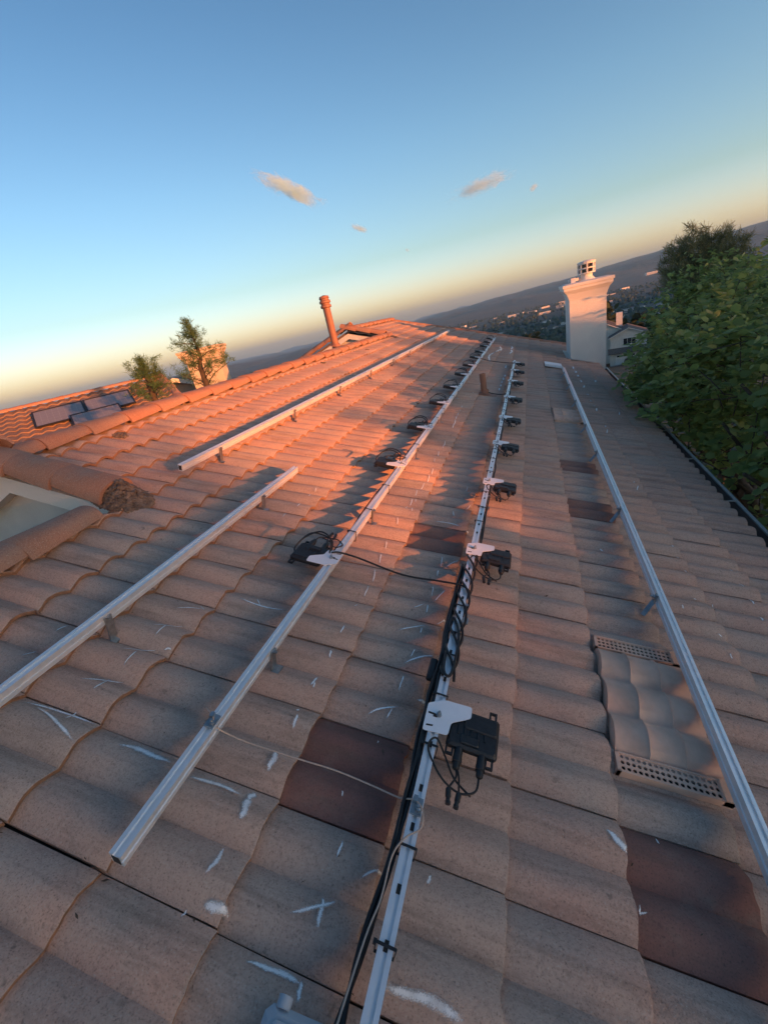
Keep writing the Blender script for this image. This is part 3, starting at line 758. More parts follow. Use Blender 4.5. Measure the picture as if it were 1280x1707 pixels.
# ------------------------------------------------------------------ microinverters
def make_inverter(M):
    """local: x away from the rail, y along it, z over the rail top (z = 0); rail axis at x = 0"""
    root = empty('microinverter', M)
    mb = MB()
    poly = [(-0.038, 0.034), (0.016, 0.066), (0.112, 0.072), (0.114, 0.028), (0.052, -0.012), (0.048, -0.060), (-0.036, -0.070)]
    # rounded plate outline
    out = []
    n = len(poly)
    for i in range(n):
        a, b, c = Vector(poly[i - 1]), Vector(poly[i]), Vector(poly[(i + 1) % n]); r = 0.008
        p, q = b + (a - b).normalized() * r, b + (c - b).normalized() * r
        out += [p, (p + b * 2 + q) / 4, q]
    mb.prism([(p.x, p.y) for p in out][::-1], 0.0022, 0.0052); pl = mb.build('bracket_plate', M_['plate'], root, M, smooth=False)
    mb = MB(); mb.prism([(-0.030, -0.005), (-0.012, -0.005), (-0.012, -0.012), (0.002, -0.012), (0.002, -0.003), (-0.008, 0.002), (-0.030, 0.002)], 0.0053, 0.0060); mb.build('plate_slot', M_['deck'], pl, M, smooth=False)
    mb = MB(); mb.prism([(-0.028, -0.052), (-0.006, -0.048), (-0.006, -0.042), (-0.028, -0.046)], 0.0053, 0.0060); mb.build('plate_slot', M_['deck'], pl, M, smooth=False)
    mb = MB(); mb.lathe([(0.010, 0), (0.010, 0.003), (0.0075, 0.0035), (0.0075, 0.011), (0.004, 0.0112), (0.004, 0.02)], 8, M=Matrix.Translation((0.006, 0.0, 0.0052))); mb.build('bolt', M_['steel'], pl, M, smooth=False)
    mb = MB(); mb.bevbox((0.130, -0.008, -0.018), (0.165, 0.140, 0.032), 0.008)
    mb.bevbox((0.150, 0.020, -0.001), (0.110, 0.060, 0.010), 0.004); mb.bevbox((0.120, -0.050, 0.0), (0.06, 0.030, 0.008), 0.003)
    for k in range(5): mb.box((0.080 + k * 0.022, -0.012, -0.0005), (0.005, 0.05, 0.004))
    body = mb.build('body', M_['black'], root, M, smooth=False)
    for (x, y) in ((0.190, 0.078), (0.190, -0.092), (0.062, -0.088)):
        mb = MB(); mb.box((x - 0.010, y, -0.020), (0.006, 0.034, 0.010)); mb.box((x + 0.010, y, -0.020), (0.006, 0.034, 0.010)); mb.box((x, y + (0.014 if y > 0 else -0.014), -0.020), (0.026, 0.006, 0.010)); mb.build('mounting_ear', M_['black'], body, M, smooth=False)
    for x in (0.092, 0.166):
        mb = MB(); Mx = Matrix.Translation((x, -0.075, -0.020)) @ Matrix.Rotation(R_(90), 4, 'X')
        mb.lathe([(0.014, 0.0), (0.014, 0.030), (0.0155, 0.031), (0.0155, 0.048), (0.012, 0.050), (0.011, 0.066), (0.007, 0.070)], 10, M=Mx); mb.build('connector', M_['black'], root, M)
    for pts, r in (([(0.166, -0.140, -0.020), (0.160, -0.185, -0.026), (0.115, -0.205, -0.028), (0.055, -0.190, -0.012), (0.004, -0.140, 0.004), (-0.004, -0.110, 0.014), (0.016, -0.088, 0.012), (0.050, -0.118, -0.008), (0.092, -0.170, -0.024), (0.150, -0.200, -0.034)], 0.0034),
                   ([(0.092, -0.140, -0.020), (0.098, -0.165, -0.022), (0.085, -0.195, -0.024), (0.084, -0.205, -0.024)], 0.0032),
                   ([(0.096, -0.140, -0.020), (0.106, -0.165, -0.020), (0.112, -0.200, -0.024), (0.113, -0.208, -0.024)], 0.0032)):
        mb = MB(); mb.tube(spline(pts, 6), r, 7); mb.build('lead', M_['cable'], root, M, angle=180)
    for x, yy in ((0.081, -0.203), (0.114, -0.206)):
        mb = MB(); Mx = Matrix.Translation((x, yy, -0.024)) @ Matrix.Rotation(R_(90), 4, 'X') @ Matrix.Rotation(R_(8 if x < 0.1 else -4), 4, 'Y')
        mb.lathe([(0.0055, 0), (0.0085, 0.004), (0.0085, 0.026), (0.0065, 0.027), (0.0065, 0.036), (0.008, 0.037), (0.008, 0.046)], 8, M=Mx); mb.build('lead_plug', M_['black'], root, M)
    return root
invC_u = [0.933, 2.02, 3.0, 3.946, 4.9, 5.967, 7.15, 8.2, 9.15]
invB_u = [1.60, 2.97, 4.01, 5.08, 6.05, 7.09, 8.06, 9.10, 10.05, 11.1, 12.1, 12.95]
ORD = ['nearest', 'second', 'third', 'fourth', 'fifth', 'sixth', 'seventh', 'eighth', 'ninth', 'tenth', 'eleventh', 'twelfth']
proto = None
ir = random.Random(3)
for k, u in enumerate(invC_u):
    M = ROOF @ Matrix.Translation((rvC, u, RT)) @ Matrix.Rotation(ir.uniform(-.02, .02), 4, 'Z')
    o = make_inverter(M) if proto is None else copy_tree(proto, M)
    if proto is None: proto = o
    tag(o, ORD[k] + ' black inverter along the middle rail, pointing right', 'inverter', 'inverters bolted to the middle rail')
for k, u in enumerate(invB_u):
    M = ROOF @ Matrix.Translation((rvB, u, RT)) @ Matrix.Rotation(math.pi + ir.uniform(-.03, .03), 4, 'Z')
    o = copy_tree(proto, M)
    tag(o, ORD[k] + ' black inverter along the left rail, pointing upslope', 'inverter', 'inverters bolted to the left rail')

# ------------------------------------------------------------------ cables and wire
def cable(name, strands, label, ties=(), cat='cable', mat='cable', r=0.0042, group=None, seg=7, tie_v=rvC):
    o0 = [Vector(p) for p in strands[0]]
    root = empty(name, ROOF @ Matrix.Translation(o0[0]), label, cat, group)
    for s in strands:
        mb = MB(); mb.tube(spline(s, 6), r, seg); mb.build('strand' if len(strands) > 1 else 'wire', M_[mat], root, ROOF, angle=180)
    for u in ties:
        mb = MB(); w = RW_ / 2 + 0.006; hgt = (RB - 0.012, RT + 0.0035)
        for y in (0,):
            mb.box((tie_v, u, hgt[1]), (2 * w, 0.006, 0.0025)); mb.box((tie_v, u, hgt[0]), (2 * w, 0.006, 0.0025))
            mb.box((tie_v - w, u, sum(hgt) / 2), (0.0025, 0.006, hgt[1] - hgt[0])); mb.box((tie_v + w, u, sum(hgt) / 2), (0.0025, 0.006, hgt[1] - hgt[0])); mb.box((tie_v - w - 0.003, u, hgt[1] - 0.006), (0.008, 0.010, 0.010))
        mb.build('zip_tie', M_['black'], root, ROOF, smooth=False)
    return root
kr = random.Random(21)
def along(v, u0, u1, n0, amp, step=0.22, swap=None):
    pts = []; u = u0
    while u < u1:
        off = v if swap is None else v + swap(u); pts.append((off + kr.uniform(-amp, amp), u, n0 + kr.uniform(-amp, amp) * 0.8)); u += step * kr.uniform(0.8, 1.2)
    pts.append(((v if swap is None else v + swap(u1)), u1, n0)); return pts
S_ = []
for k in range(4):                                      # fat bundle beside the near end of the middle rail
    dv = -0.030 - 0.008 * (k % 2)
    pts = [(rvC - 0.10 + 0.02 * k, -0.75, 0.05), (rvC - 0.085 + 0.012 * k, -0.2, 0.048), (rvC - 0.075 + 0.010 * k, 0.12, 0.045 + 0.006 * (k // 2)), (rvC - 0.045 - 0.004 * k, 0.33, 0.062 + 0.010 * (k % 2))]
    u = 0.5
    while u < 1.9:
        pts.append((rvC + dv + kr.uniform(-.008, .008), u, RB + 0.024 + 0.012 * (k // 2) + kr.uniform(-.006, .006))); u += 0.17
    S_.append(pts)
for k in range(3):                                      # twisted slack between the first two inverters
    pts = []
    for i in range(26):
        u = 1.10 + 0.034 * i; a = i * 0.62 + k * 2.1
        pts.append((rvC + 0.030 * math.cos(a) + 0.004, u, RT - 0.010 + 0.022 * math.sin(a)))
    S_.append(pts)
S_.append([(rvC - 0.02, 1.22, RT + 0.006), (rvC - 0.012, 1.12, RT + 0.012), (rvC + 0.012, 1.10, RT + 0.012), (rvC + 0.022, 1.16, RT + 0.01), (rvC + 0.018, 1.32, RT + 0.010), (rvC - 0.022, 1.42, RT + 0.006), (rvC - 0.03, 1.30, RT - 0.01), (rvC - 0.026, 1.20, RT - 0.004)])
sw = lambda u: 0.028 if (u % 1.0) < 0.55 else 0.024
S_.append(along(rvC, 1.95, 9.35, RT - 0.016, 0.007, 0.14, sw)); S_.append(along(rvC, 1.95, 9.35, RT - 0.030, 0.009, 0.2, sw))
S_.append([(rvC + 0.026, 6.3, RT - 0.02), (rvC - 0.10, 6.35, 0.05), (rvC - 0.22, 6.38, 0.04), (rvC - 0.30, 6.42, 0.045)])
cable('trunk_cable', S_, 'thick black cable bundle tied along the middle rail', [px(p, RT)[1] for p in [(675, 1410), (637, 1575), (712, 1240), (738, 1160), (752, 1092), (760, 1055), (768, 1010)]] + [2.35, 2.55, 2.8, 3.2, 3.5, 3.75, 4.2, 4.5, 5.2, 5.6, 6.3, 6.8, 7.5], r=0.0058)
for k in range(1):
    mb = MB(); mb.bevbox((rvC - 0.055, 1.145, 0.085), (0.030, 0.10, 0.03), 0.006); o = mb.build('cable_coupler', M_['black'], bpy.data.objects['trunk_cable'], ROOF, smooth=False)
SB = [along(rvB, 1.62, 13.0, RT - 0.012, 0.006, 0.17, lambda u: -0.027), along(rvB, 1.62, 13.0, RT - 0.026, 0.008, 0.21, lambda u: -0.027)]
for u in invB_u:                                        # slack loops standing up beside each inverter
    for q in range(2):
        a = kr.uniform(-.02, .02)
        SB.append([(rvB - 0.028, u + 0.03 + a, RT - 0.005), (rvB - 0.05, u + 0.09 + a, RT + 0.035 + 0.02 * q), (rvB - 0.12 - a, u + 0.11, RT + 0.055 + 0.015 * q), (rvB - 0.19, u + 0.08 + a, RT + 0.035), (rvB - 0.22, u + 0.02, RT + 0.0), (rvB - 0.20, u - 0.02, RT - 0.012)])
cable('trunk_cable', SB, 'black cable with slack loops running along the left rail', [px(p, RT)[1] for p in [(583, 885), (610, 848), (640, 808), (668, 770), (692, 740)]] + [4.4, 4.8, 5.5, 6.4, 7.5], tie_v=rvB, r=0.0042)
a0, a1 = px((560, 922), RT), px((778, 980), RT)
mid = px((670, 958), 0.085)
cable('jumper_cable', [[(rvB - 0.02, a0[1] - 0.02, RT + 0.012), (rvB + 0.02, a0[1], RT + 0.010), (rvB + 0.12, a0[1] + 0.015, RT - 0.005), (mid[0], mid[1], 0.085), (rvC - 0.13, a1[1] + 0.01, RT - 0.012), (rvC - 0.02, a1[1], RT + 0.006), (rvC + 0.03, a1[1] - 0.02, RT - 0.004)]], 'single black cable crossing from left rail to middle rail near the front', r=0.0050)
b0, b1 = px((803, 598), RT), px((858, 606), RT)
cable('jumper_cable', [[(rvB, b0[1], RT + 0.012), (rvB + 0.2, b0[1] - 0.02, RT - 0.01), (rvC - 0.2, b1[1] + 0.02, RT - 0.01), (rvC, b1[1], RT + 0.01)]], 'black cable crossing between the two inverter rails far up the roof', r=0.0065)
w = [(rvB - 0.05, luB + 0.035, RT - 0.002), (rvB - 0.006, luB + 0.01, RT + 0.016)]
for p, n in [((362, 1213), 0.105), ((400, 1233), 0.06), ((450, 1250), 0.050), ((505, 1268), 0.046), ((560, 1285), 0.044), ((620, 1310), 0.052), ((665, 1330), 0.085)]:
    v, u = px(p, n); w.append((v, u, n))
w += [(rvC - 0.01, luC + 0.008, RT + 0.016), (rvC + 0.018, luC - 0.012, RT + 0.016), (rvC + 0.022, luC - 0.05, RT + 0.008), (rvC - 0.012, luC - 0.085, RT + 0.008), (rvC - 0.034, luC - 0.13, RT - 0.004), (rvC - 0.036, luC - 0.22, RT - 0.012), (rvC - 0.05, luC - 0.30, RT - 0.02), (rvC - 0.07, 0.1, 0.075), (rvC - 0.095, -0.1, 0.07), (rvC - 0.11, -0.6, 0.07)]
cable('ground_wire', [w], 'thin pale ground wire strung between two rails across red tile', cat='wire', mat='wire', r=0.0024, seg=6)

# grey box at the lower edge of the picture
Mx = ROOF @ Matrix.Translation((-0.565, 0.112, 0.0)) @ Matrix.Rotation(R_(3), 4, 'Z')
jb = empty('junction_box', Mx, 'pale grey plastic junction box at the bottom edge beside cables', 'box')
mb = MB(); mb.bevbox((0, 0, 0.036), (0.170, 0.18, 0.060), 0.014); mb.build('base', M_['box'], jb, Mx, smooth=False)
mb = MB(); mb.bevbox((0.010, -0.008, 0.072), (0.140, 0.150, 0.014), 0.005); mb.build('lid', M_['box'], jb, Mx, smooth=False)
mb = MB(); mb.tube([(-0.05, 0.085, 0.05), (-0.05, 0.105, 0.05)], 0.016, 12); mb.build('gland', M_['box'], jb, Mx)

# ------------------------------------------------------------------ chalk
t = NT('chalk'); v = t.n('ShaderNodeNewGeometry').outputs['Position']
g = t.noise(v, 300, 4, 0.75); g2 = t.noise(v, 22, 3, 0.6)
b = t.bsdf((0.88, 0.87, 0.85), 0.95); tp = t.n('ShaderNodeBsdfTransparent'); m = t.n('ShaderNodeMixShader')
at_ = t.n('ShaderNodeAttribute'); at_.attribute_name = 'fade'
t.l(t.math('MULTIPLY', t.rng(t.math('ADD', g, t.math('MULTIPLY', at_.outputs['Fac'], 0.55)), 0.56, 0.92), t.rng(g2, 0.25, 0.55, 0.6, 1.0)), m.inputs[0]); t.l(tp.outputs[0], m.inputs[1]); t.l(b.outputs[0], m.inputs[2]); t.l(m.outputs[0], t.out.inputs['Surface'])
M_['chalk'] = t.mat
def chalk(p, q, width, bow=0.0):
    a, b = Vector(px(p, 0.0)), Vector(px(q, 0.0)); d = b - a; width *= max(1.0, a.y / 3.5)
    if d.length < 0.012: d = Vector((0.0, 0.02)); b = a + d
    n = max(4, int(d.length / 0.012)); nrm = Vector((-d.y, d.x)).normalized(); mb = MB(); vs = []; fade = []
    for i in range(n + 1):
        t_ = i / n; c = a + d * t_ + nrm * (bow * d.length * math.sin(math.pi * t_) + 0.06 * width * math.sin(9 * t_ + p[0]))
        wd = width * (0.35 + 0.65 * math.sin(math.pi * min(max(t_ * 0.9 + 0.05, 0), 1)) ** 0.6) * (0.85 + 0.3 * mnoise.noise((i * 0.7, p[0], p[1])))
        ef = min(1.0, 4 * t_ + 0.25, 4 * (1 - t_) + 0.25)
        for s, fd in ((-0.5, 0.0), (0, 1.0), (0.5, 0.0)):
            k = c + nrm * (wd * s); vs.append((k.x, k.y, tile_n(k.x, k.y) + 0.006)); fade.append(fd * ef)
    mb.add(vs, [(i * 3 + j, i * 3 + j + 1, i * 3 + 4 + j, i * 3 + 3 + j) for i in range(n) for j in range(2)])
    o = mb.build('chalk_mark', M_['chalk'], roof, ROOF, angle=180); o.data.attributes.new('fade', 'FLOAT', 'POINT').data.foreach_set('value', fade)
def crop(x0, y0, s, items):
    for it in items:
        w = it[4] if len(it) > 4 else 0.008
        chalk((x0 + it[0] * s, y0 + it[1] * s), (x0 + it[2] * s, y0 + it[3] * s), w * 1.45, it[5] if len(it) > 5 else 0.03)
crop(400, 900, .3125, [(780, 22, 774, 55), (750, 90, 742, 132, .011), (718, 175, 708, 228, .011), (685, 262, 660, 315, .009), (628, 358, 606, 376, .007), (558, 468, 532, 520, .010), (485, 598, 475, 655, .014), (415, 740, 375, 800, .014), (400, 780, 390, 815, .008), (318, 908, 300, 920, .012), (308, 945, 280, 1030, .013), (200, 1140, 150, 1255, .022), (85, 1350, 40, 1400, .03),
    (1075, 105, 1070, 140), (1180, 135, 1090, 148, .007, -.1), (1052, 178, 1048, 205), (1025, 265, 1020, 308), (1090, 290, 1035, 325), (980, 360, 920, 375, .007), (998, 362, 990, 405), (1100, 435, 1045, 450), (985, 475, 845, 487, .008), (965, 485, 958, 518, .006), (930, 598, 905, 645, .007), (1040, 648, 870, 664, .010, -.06), (870, 740, 842, 815, .008), (1000, 858, 940, 862, .009, .15), (845, 908, 680, 942, .010, -.05), (810, 915, 775, 975, .007), (738, 1080, 730, 1100, .006), (545, 1355, 543, 1390, .005),
    (0, 318, 235, 400, .009, -.06), (90, 318, 108, 375, .007)])
crop(0, 1000, .328, [(890, 60, 1040, 68, .006), (1020, 40, 1040, 75, .006), (765, 135, 940, 135, .006), (850, 122, 795, 200, .009), (615, 250, 800, 260, .006), (700, 258, 635, 350, .009), (835, 260, 880, 262, .01), (415, 410, 630, 420, .009), (560, 395, 480, 475, .010), (115, 512, 485, 640, .011), (190, 545, 380, 745, .012), (390, 565, 330, 610, .010), (610, 735, 870, 845, .022), (965, 900, 1230, 1000, .014), (1270, 1015, 1225, 1140, .026), (1140, 1260, 1050, 1415, .016, .08), (345, 130, 290, 180, .007), (185, 255, 115, 300, .007), (75, 430, 130, 442, .010), (35, 462, 65, 470, .010)])
crop(300, 1340, .406, [(668, 162, 640, 238, .008), (830, 298, 740, 322, .008, -.1), (640, 402, 455, 458, .012), (590, 385, 560, 525, .013), (100, 422, 200, 458, .024), (270, 645, 500, 745, .013), (500, 725, 480, 830, .012), (830, 750, 1160, 900, .022), (30, 435, 0, 465, .008), (1030, 295, 1010, 340, .012)])
crop(940, 1000, .2695, [(245, 1445, 375, 1600, .024), (590, 1512, 605, 1518, .008), (735, 60, 748, 66, .008)])
crop(800, 1300, .375, [(690, 575, 690, 620, .008), (690, 610, 740, 598, .006)])
crop(860, 700, .328, [(430, 0, 434, 8, .012), (437, 15, 441, 23, .012), (447, 35, 451, 45, .013), (458, 58, 462, 67, .013), (541, 230, 546, 240, .010), (558, 256, 563, 268, .011), (575, 284, 580, 298, .011), (597, 313, 600, 328, .011), (614, 343, 616, 357, .011), (780, 645, 789, 666, .010), (803, 702, 816, 722, .014), (838, 760, 856, 795, .013), (872, 832, 885, 856, .012), (906, 848, 922, 858, .009), (845, 962, 857, 968, .010), (900, 907, 918, 914, .006), (1072, 770, 1090, 786, .010), (1118, 838, 1148, 868, .010), (1176, 918, 1196, 955, .013), (1232, 1000, 1238, 1040, .014), (1010, 940, 1018, 942, .007), (1020, 1095, 1045, 1110, .007), (1075, 1200, 1095, 1222, .009), (425, 655, 445, 665, .010)])
crop(860, 360, .328, [(285, 770, 290, 780, .02), (296, 790, 302, 800, .02), (310, 812, 316, 823, .02), (325, 838, 330, 848, .02), (340, 865, 344, 875, .016), (360, 908, 364, 918, .016), (378, 940, 382, 950, .015), (392, 965, 396, 975, .014), (404, 985, 408, 993, .014), (396, 838, 404, 848, .02), (520, 1005, 524, 1012, .012), (530, 1026, 535, 1034, .012)])
crop(680, 520, .21875, [(410, 720, 404, 740, .011), (395, 748, 390, 765, .011), (380, 780, 375, 795, .010), (368, 806, 362, 820, .010), (352, 850, 346, 865, .009), (338, 878, 333, 892, .009), (735, 488, 731, 500, .014), (724, 510, 720, 522, .014), (712, 536, 708, 550, .013), (704, 562, 698, 578, .013), (694, 590, 690, 602, .013), (740, 410, 738, 435, .012), (700, 265, 660, 310, .022, .06), (660, 310, 625, 385, .020, -.05), (788, 265, 785, 290, .02), (785, 290, 772, 325, .02), (555, 530, 545, 560, .012), (492, 620, 490, 630, .010), (475, 655, 470, 664, .010)])
crop(430, 700, .367, [(848, 102, 836, 135, .010), (820, 150, 814, 168, .010), (802, 178, 798, 196, .010), (792, 232, 788, 248, .009), (776, 262, 769, 284, .010), (755, 298, 735, 318, .009), (720, 330, 715, 348, .010), (700, 370, 690, 390, .010), (715, 372, 712, 384, .008), (676, 405, 668, 416, .009), (698, 412, 696, 428, .008), (632, 455, 632, 478, .008), (264, 318, 259, 332, .008), (240, 342, 230, 362, .009), (200, 380, 176, 408, .012), (132, 425, 112, 455, .010), (965, 395, 935, 410, .009), (950, 308, 942, 328, .006), (882, 420, 890, 436, .01), (895, 2, 880, 40, .011), (960, 500, 928, 510, .009), (805, 460, 925, 490, .006)])

# ------------------------------------------------------------------ foliage builders
def np_mesh(name, verts, faces, mat, smooth=False):
    me = bpy.data.meshes.new(name); nv, nf, k = len(verts), len(faces), faces.shape[1]
    me.vertices.add(nv); me.vertices.foreach_set('co', np.asarray(verts, dtype=np.float32).ravel())
    me.loops.add(nf * k); me.loops.foreach_set('vertex_index', np.asarray(faces, dtype=np.int32).ravel())
    me.polygons.add(nf); me.polygons.foreach_set('loop_start', np.arange(0, nf * k, k, dtype=np.int32))
    me.materials.append(mat)
    if smooth: me.polygons.foreach_set('use_smooth', np.ones(nf, dtype=bool))
    me.update(calc_edges=True); me.validate(); return me

LEAF = np.array([(0, 0, 0), (0.38, 0.24, 0.06), (0.40, 0.62, 0.04), (0, 1.0, -0.08), (-0.40, 0.62, 0.04), (-0.38, 0.24, 0.06), (0, 0.5, -0.03)])
LEAF_F = np.array([(0, 1, 6), (1, 2, 6), (2, 3, 6), (3, 4, 6), (4, 5, 6), (5, 0, 6)])
def leaf_cloud(pos, axis, up, size, shape=LEAF, faces=LEAF_F):
    """one blade per row of pos: axis is the way the tip points, up its upper side"""
    a = axis / np.linalg.norm(axis, axis=1, keepdims=True)
    s = np.cross(a, up); s /= np.linalg.norm(s, axis=1, keepdims=True) + 1e-9
    n = np.cross(s, a)
    v = pos[:, None, :] + size[:, None, None] * (shape[None, :, 0, None] * s[:, None, :] + shape[None, :, 1, None] * a[:, None, :] + shape[None, :, 2, None] * n[:, None, :])
    m = len(shape); f = faces[None] + (np.arange(len(pos)) * m)[:, None, None]
    return v.reshape(-1, 3), f.reshape(-1, faces.shape[1])

def broad_crown(lobes, per_area, seed, leaf=0.10, leaves=11, keep=None, spray=0.55):
    """sprays of leaves through lobes [(centre, radius)]; returns leaf vertices/faces and twig lines"""
    g = np.random.default_rng(seed); P, A, U, S, twigs = [], [], [], [], []
    for c, r in lobes:
        n = int(per_area * r * r)
        d = g.normal(size=(n, 3)); d /= np.linalg.norm(d, axis=1, keepdims=True); d[:, 2] = np.where(d[:, 2] < -0.5, -d[:, 2] * 0.5, d[:, 2])
        rad = r * (0.45 + 0.55 * g.random(n) ** 0.5) * (0.85 + 0.3 * np.sin(d[:, 0] * 5 + c[0]) * np.cos(d[:, 1] * 4 + c[1]))
        base = np.array(c) + d * rad[:, None]
        for b, dd in zip(base, d):
            ax = dd * 0.8 + g.normal(size=3) * 0.5 + np.array([0, 0, -0.15]); ax /= np.linalg.norm(ax); L = spray * g.uniform(0.6, 1.25)
            side = np.cross(ax, (0, 0, 1)); side /= np.linalg.norm(side) + 1e-9
            k = leaves; tt = (np.arange(k) + 0.5) / k
            pts = b + ax * (tt * L)[:, None] + np.array([0, 0, -1]) * (0.16 * L * tt ** 2)[:, None]
            sg = np.where(np.arange(k) % 2 == 0, 1.0, -1.0)
            la = ax * 0.55 + side * sg[:, None] * 0.85 + g.normal(size=(k, 3)) * 0.28 + np.array([0, 0, -0.12])
            P.append(pts); A.append(la); U.append(np.array([0, 0, 1.0]) + g.normal(size=(k, 3)) * 0.38); S.append(leaf * g.uniform(0.55, 1.2, k))
            if keep is None or keep(np.array([b - ax * 0.15, pts[-1]])).all(): twigs.append((b - ax * 0.15, pts[-1]))
    P, A, U, S = map(np.concatenate, (P, A, U, S))
    if keep is not None:
        m = keep(P); P, A, U, S = P[m], A[m], U[m], S[m]
    return (*leaf_cloud(P, A, U, S), twigs)

NEEDLE = np.array([(-0.035, 0, 0), (0.035, 0, 0), (0.02, 1.0, 0.0), (-0.02, 1.0, 0.0)]); NEEDLE_F = np.array([(0, 1, 2, 3)])
def needle_crown(tips, seed, per=60, size=0.14, width=1.0):
    """tufts of needles: tips = [(position, direction, radius)]"""
    g = np.random.default_rng(seed); P, A, U, S = [], [], [], []
    for p, d, r in tips:
        k = int(per * g.uniform(0.7, 1.2)); t_ = g.random(k)
        P.append(np.array(p) + np.array(d) * (t_ * r)[:, None] + g.normal(size=(k, 3)) * r * 0.16)
        A.append(np.array(d) * 0.7 + g.normal(size=(k, 3)) * 0.75); U.append(g.normal(size=(k, 3))); S.append(size * g.uniform(0.6, 1.2, k))
    P, A, U, S = map(np.concatenate, (P, A, U, S)); sh = NEEDLE * np.array([width, 1, 1])
    return leaf_cloud(P, A, U, S, sh, NEEDLE_F)

def limb(mb, a, b, r0, r1, seed, n=6, wob=0.08):
    r = random.Random(seed); a, b = Vector(a), Vector(b); L = (b - a).length; pts, rr = [], []
    for i in range(n + 1):
        t_ = i / n; w = wob * L * math.sin(math.pi * t_); pts.append(a.lerp(b, t_) + Vector((r.uniform(-w, w), r.uniform(-w, w), r.uniform(-w, w) * 0.4 + 0.06 * L * math.sin(math.pi * t_)))); rr.append(r0 + (r1 - r0) * t_)
    mb.tube(pts, rr, 7); return pts

def broad_tree(name, foot, lobes, label, seed, per_area=60, leaf=0.10, mat='leaf', keep=None, trunk_r=0.16, group=None, leaves=11, spray=0.55, cat='tree'):
    M = Matrix.Translation(foot); root = empty(name, M, label, cat, group)
    v, f, twigs = broad_crown(lobes, per_area, seed, leaf, leaves, keep, spray)
    obj('crown', np_mesh('crown', v, f, M_[mat]), root, I4)
    mb = MB(); top = Vector(np.mean([l[0] for l in lobes], axis=0)); ft = Vector(foot)
    fork = ft.lerp(top, 0.55); fork.x = ft.x * 0.6 + top.x * 0.4
    mb.tube(spline([ft - Vector((0, 0, 0.4)), ft.lerp(fork, 0.5) + Vector((0.1, -0.08, 0)), fork], 5), [trunk_r * (1.25 - 0.07 * i) for i in range(11)], 10)
    for k, (c, r) in enumerate(lobes): limb(mb, fork, c, trunk_r * 0.34, trunk_r * 0.10, seed + k)
    mb.build('trunk', M_['bark'], root, I4, angle=180)
    tw = MB(); rr = random.Random(seed)
    for a, b in rr.sample(twigs, min(len(twigs), 110)): tw.tube([a, (Vector(a) + Vector(b)) / 2 + Vector((0, 0, 0.02)), b], 0.006, 4)
    tw.build('twigs', M_['bark'], root, I4, angle=180)['kind'] = 'stuff'
    return root

# ------------------------------------------------------------------ trees beside the eave
def eave_keep(P):
    rel = P - _O; v = rel @ _ax; n = rel @ _nz
    over = (P[:, 1] > 5.8) & (P[:, 1] < 8.6) & (v > 1.28) & (n > 0.04)
    return (v > 1.84) | over
def lob(items): return [(tuple(at(p, d)), r) for p, d, r in [((a, b), c, e) for a, b, c, e in items]]
near = lob([(1280, 570, 6.2, 0.55), (1310, 620, 5.6, 0.7), (1235, 640, 5.9, 0.65), (1275, 720, 4.9, 0.62), (1205, 705, 5.9, 0.62), (1292, 830, 4.2, 0.55), (1240, 790, 4.9, 0.5), (1350, 720, 5.2, 0.75), (1420, 820, 4.6, 0.75), (1340, 950, 4.0, 0.6), (1250, 870, 5.2, 0.7), (1190, 780, 6.2, 0.6)])
broad_tree('broadleaf_tree', (4.6, 4.6, -0.1), near, 'nearest leafy green tree spreading beside the gutter at right edge', 31, 150, 0.105, keep=eave_keep)
mid = lob([(1145, 580, 9.2, 0.65), (1180, 550, 9.6, 0.7), (1220, 535, 9.4, 0.7), (1105, 635, 9.0, 0.5), (1150, 620, 8.2, 0.9), (1120, 680, 7.8, 0.75), (1180, 670, 7.4, 0.8), (1250, 600, 8.2, 1.0), (1112, 660, 8.4, 0.55), (1150, 720, 7.0, 0.7), (1085, 676, 8.6, 0.4)])
broad_tree('broadleaf_tree', (4.3, 8.4, -0.2), mid, 'leafy green tree leaning over the gutter between chimney and nearest tree', 32, 115, 0.115, keep=eave_keep)
back = lob([(1140, 510, 16.0, 0.85), (1175, 490, 16.5, 0.9), (1118, 555, 15.5, 0.8), (1215, 490, 15.0, 0.9), (1260, 495, 13.0, 0.8), (1100, 612, 14.0, 0.65), (1130, 595, 13.5, 0.8), (1290, 530, 12, 1.0), (1330, 520, 12, 1.0)])
broad_tree('broadleaf_tree', (5.2, 14.4, -0.6), back, 'darker leafy tree behind, under the wispy pine top', 33, 100, 0.12, 'leaf', spray=0.55)
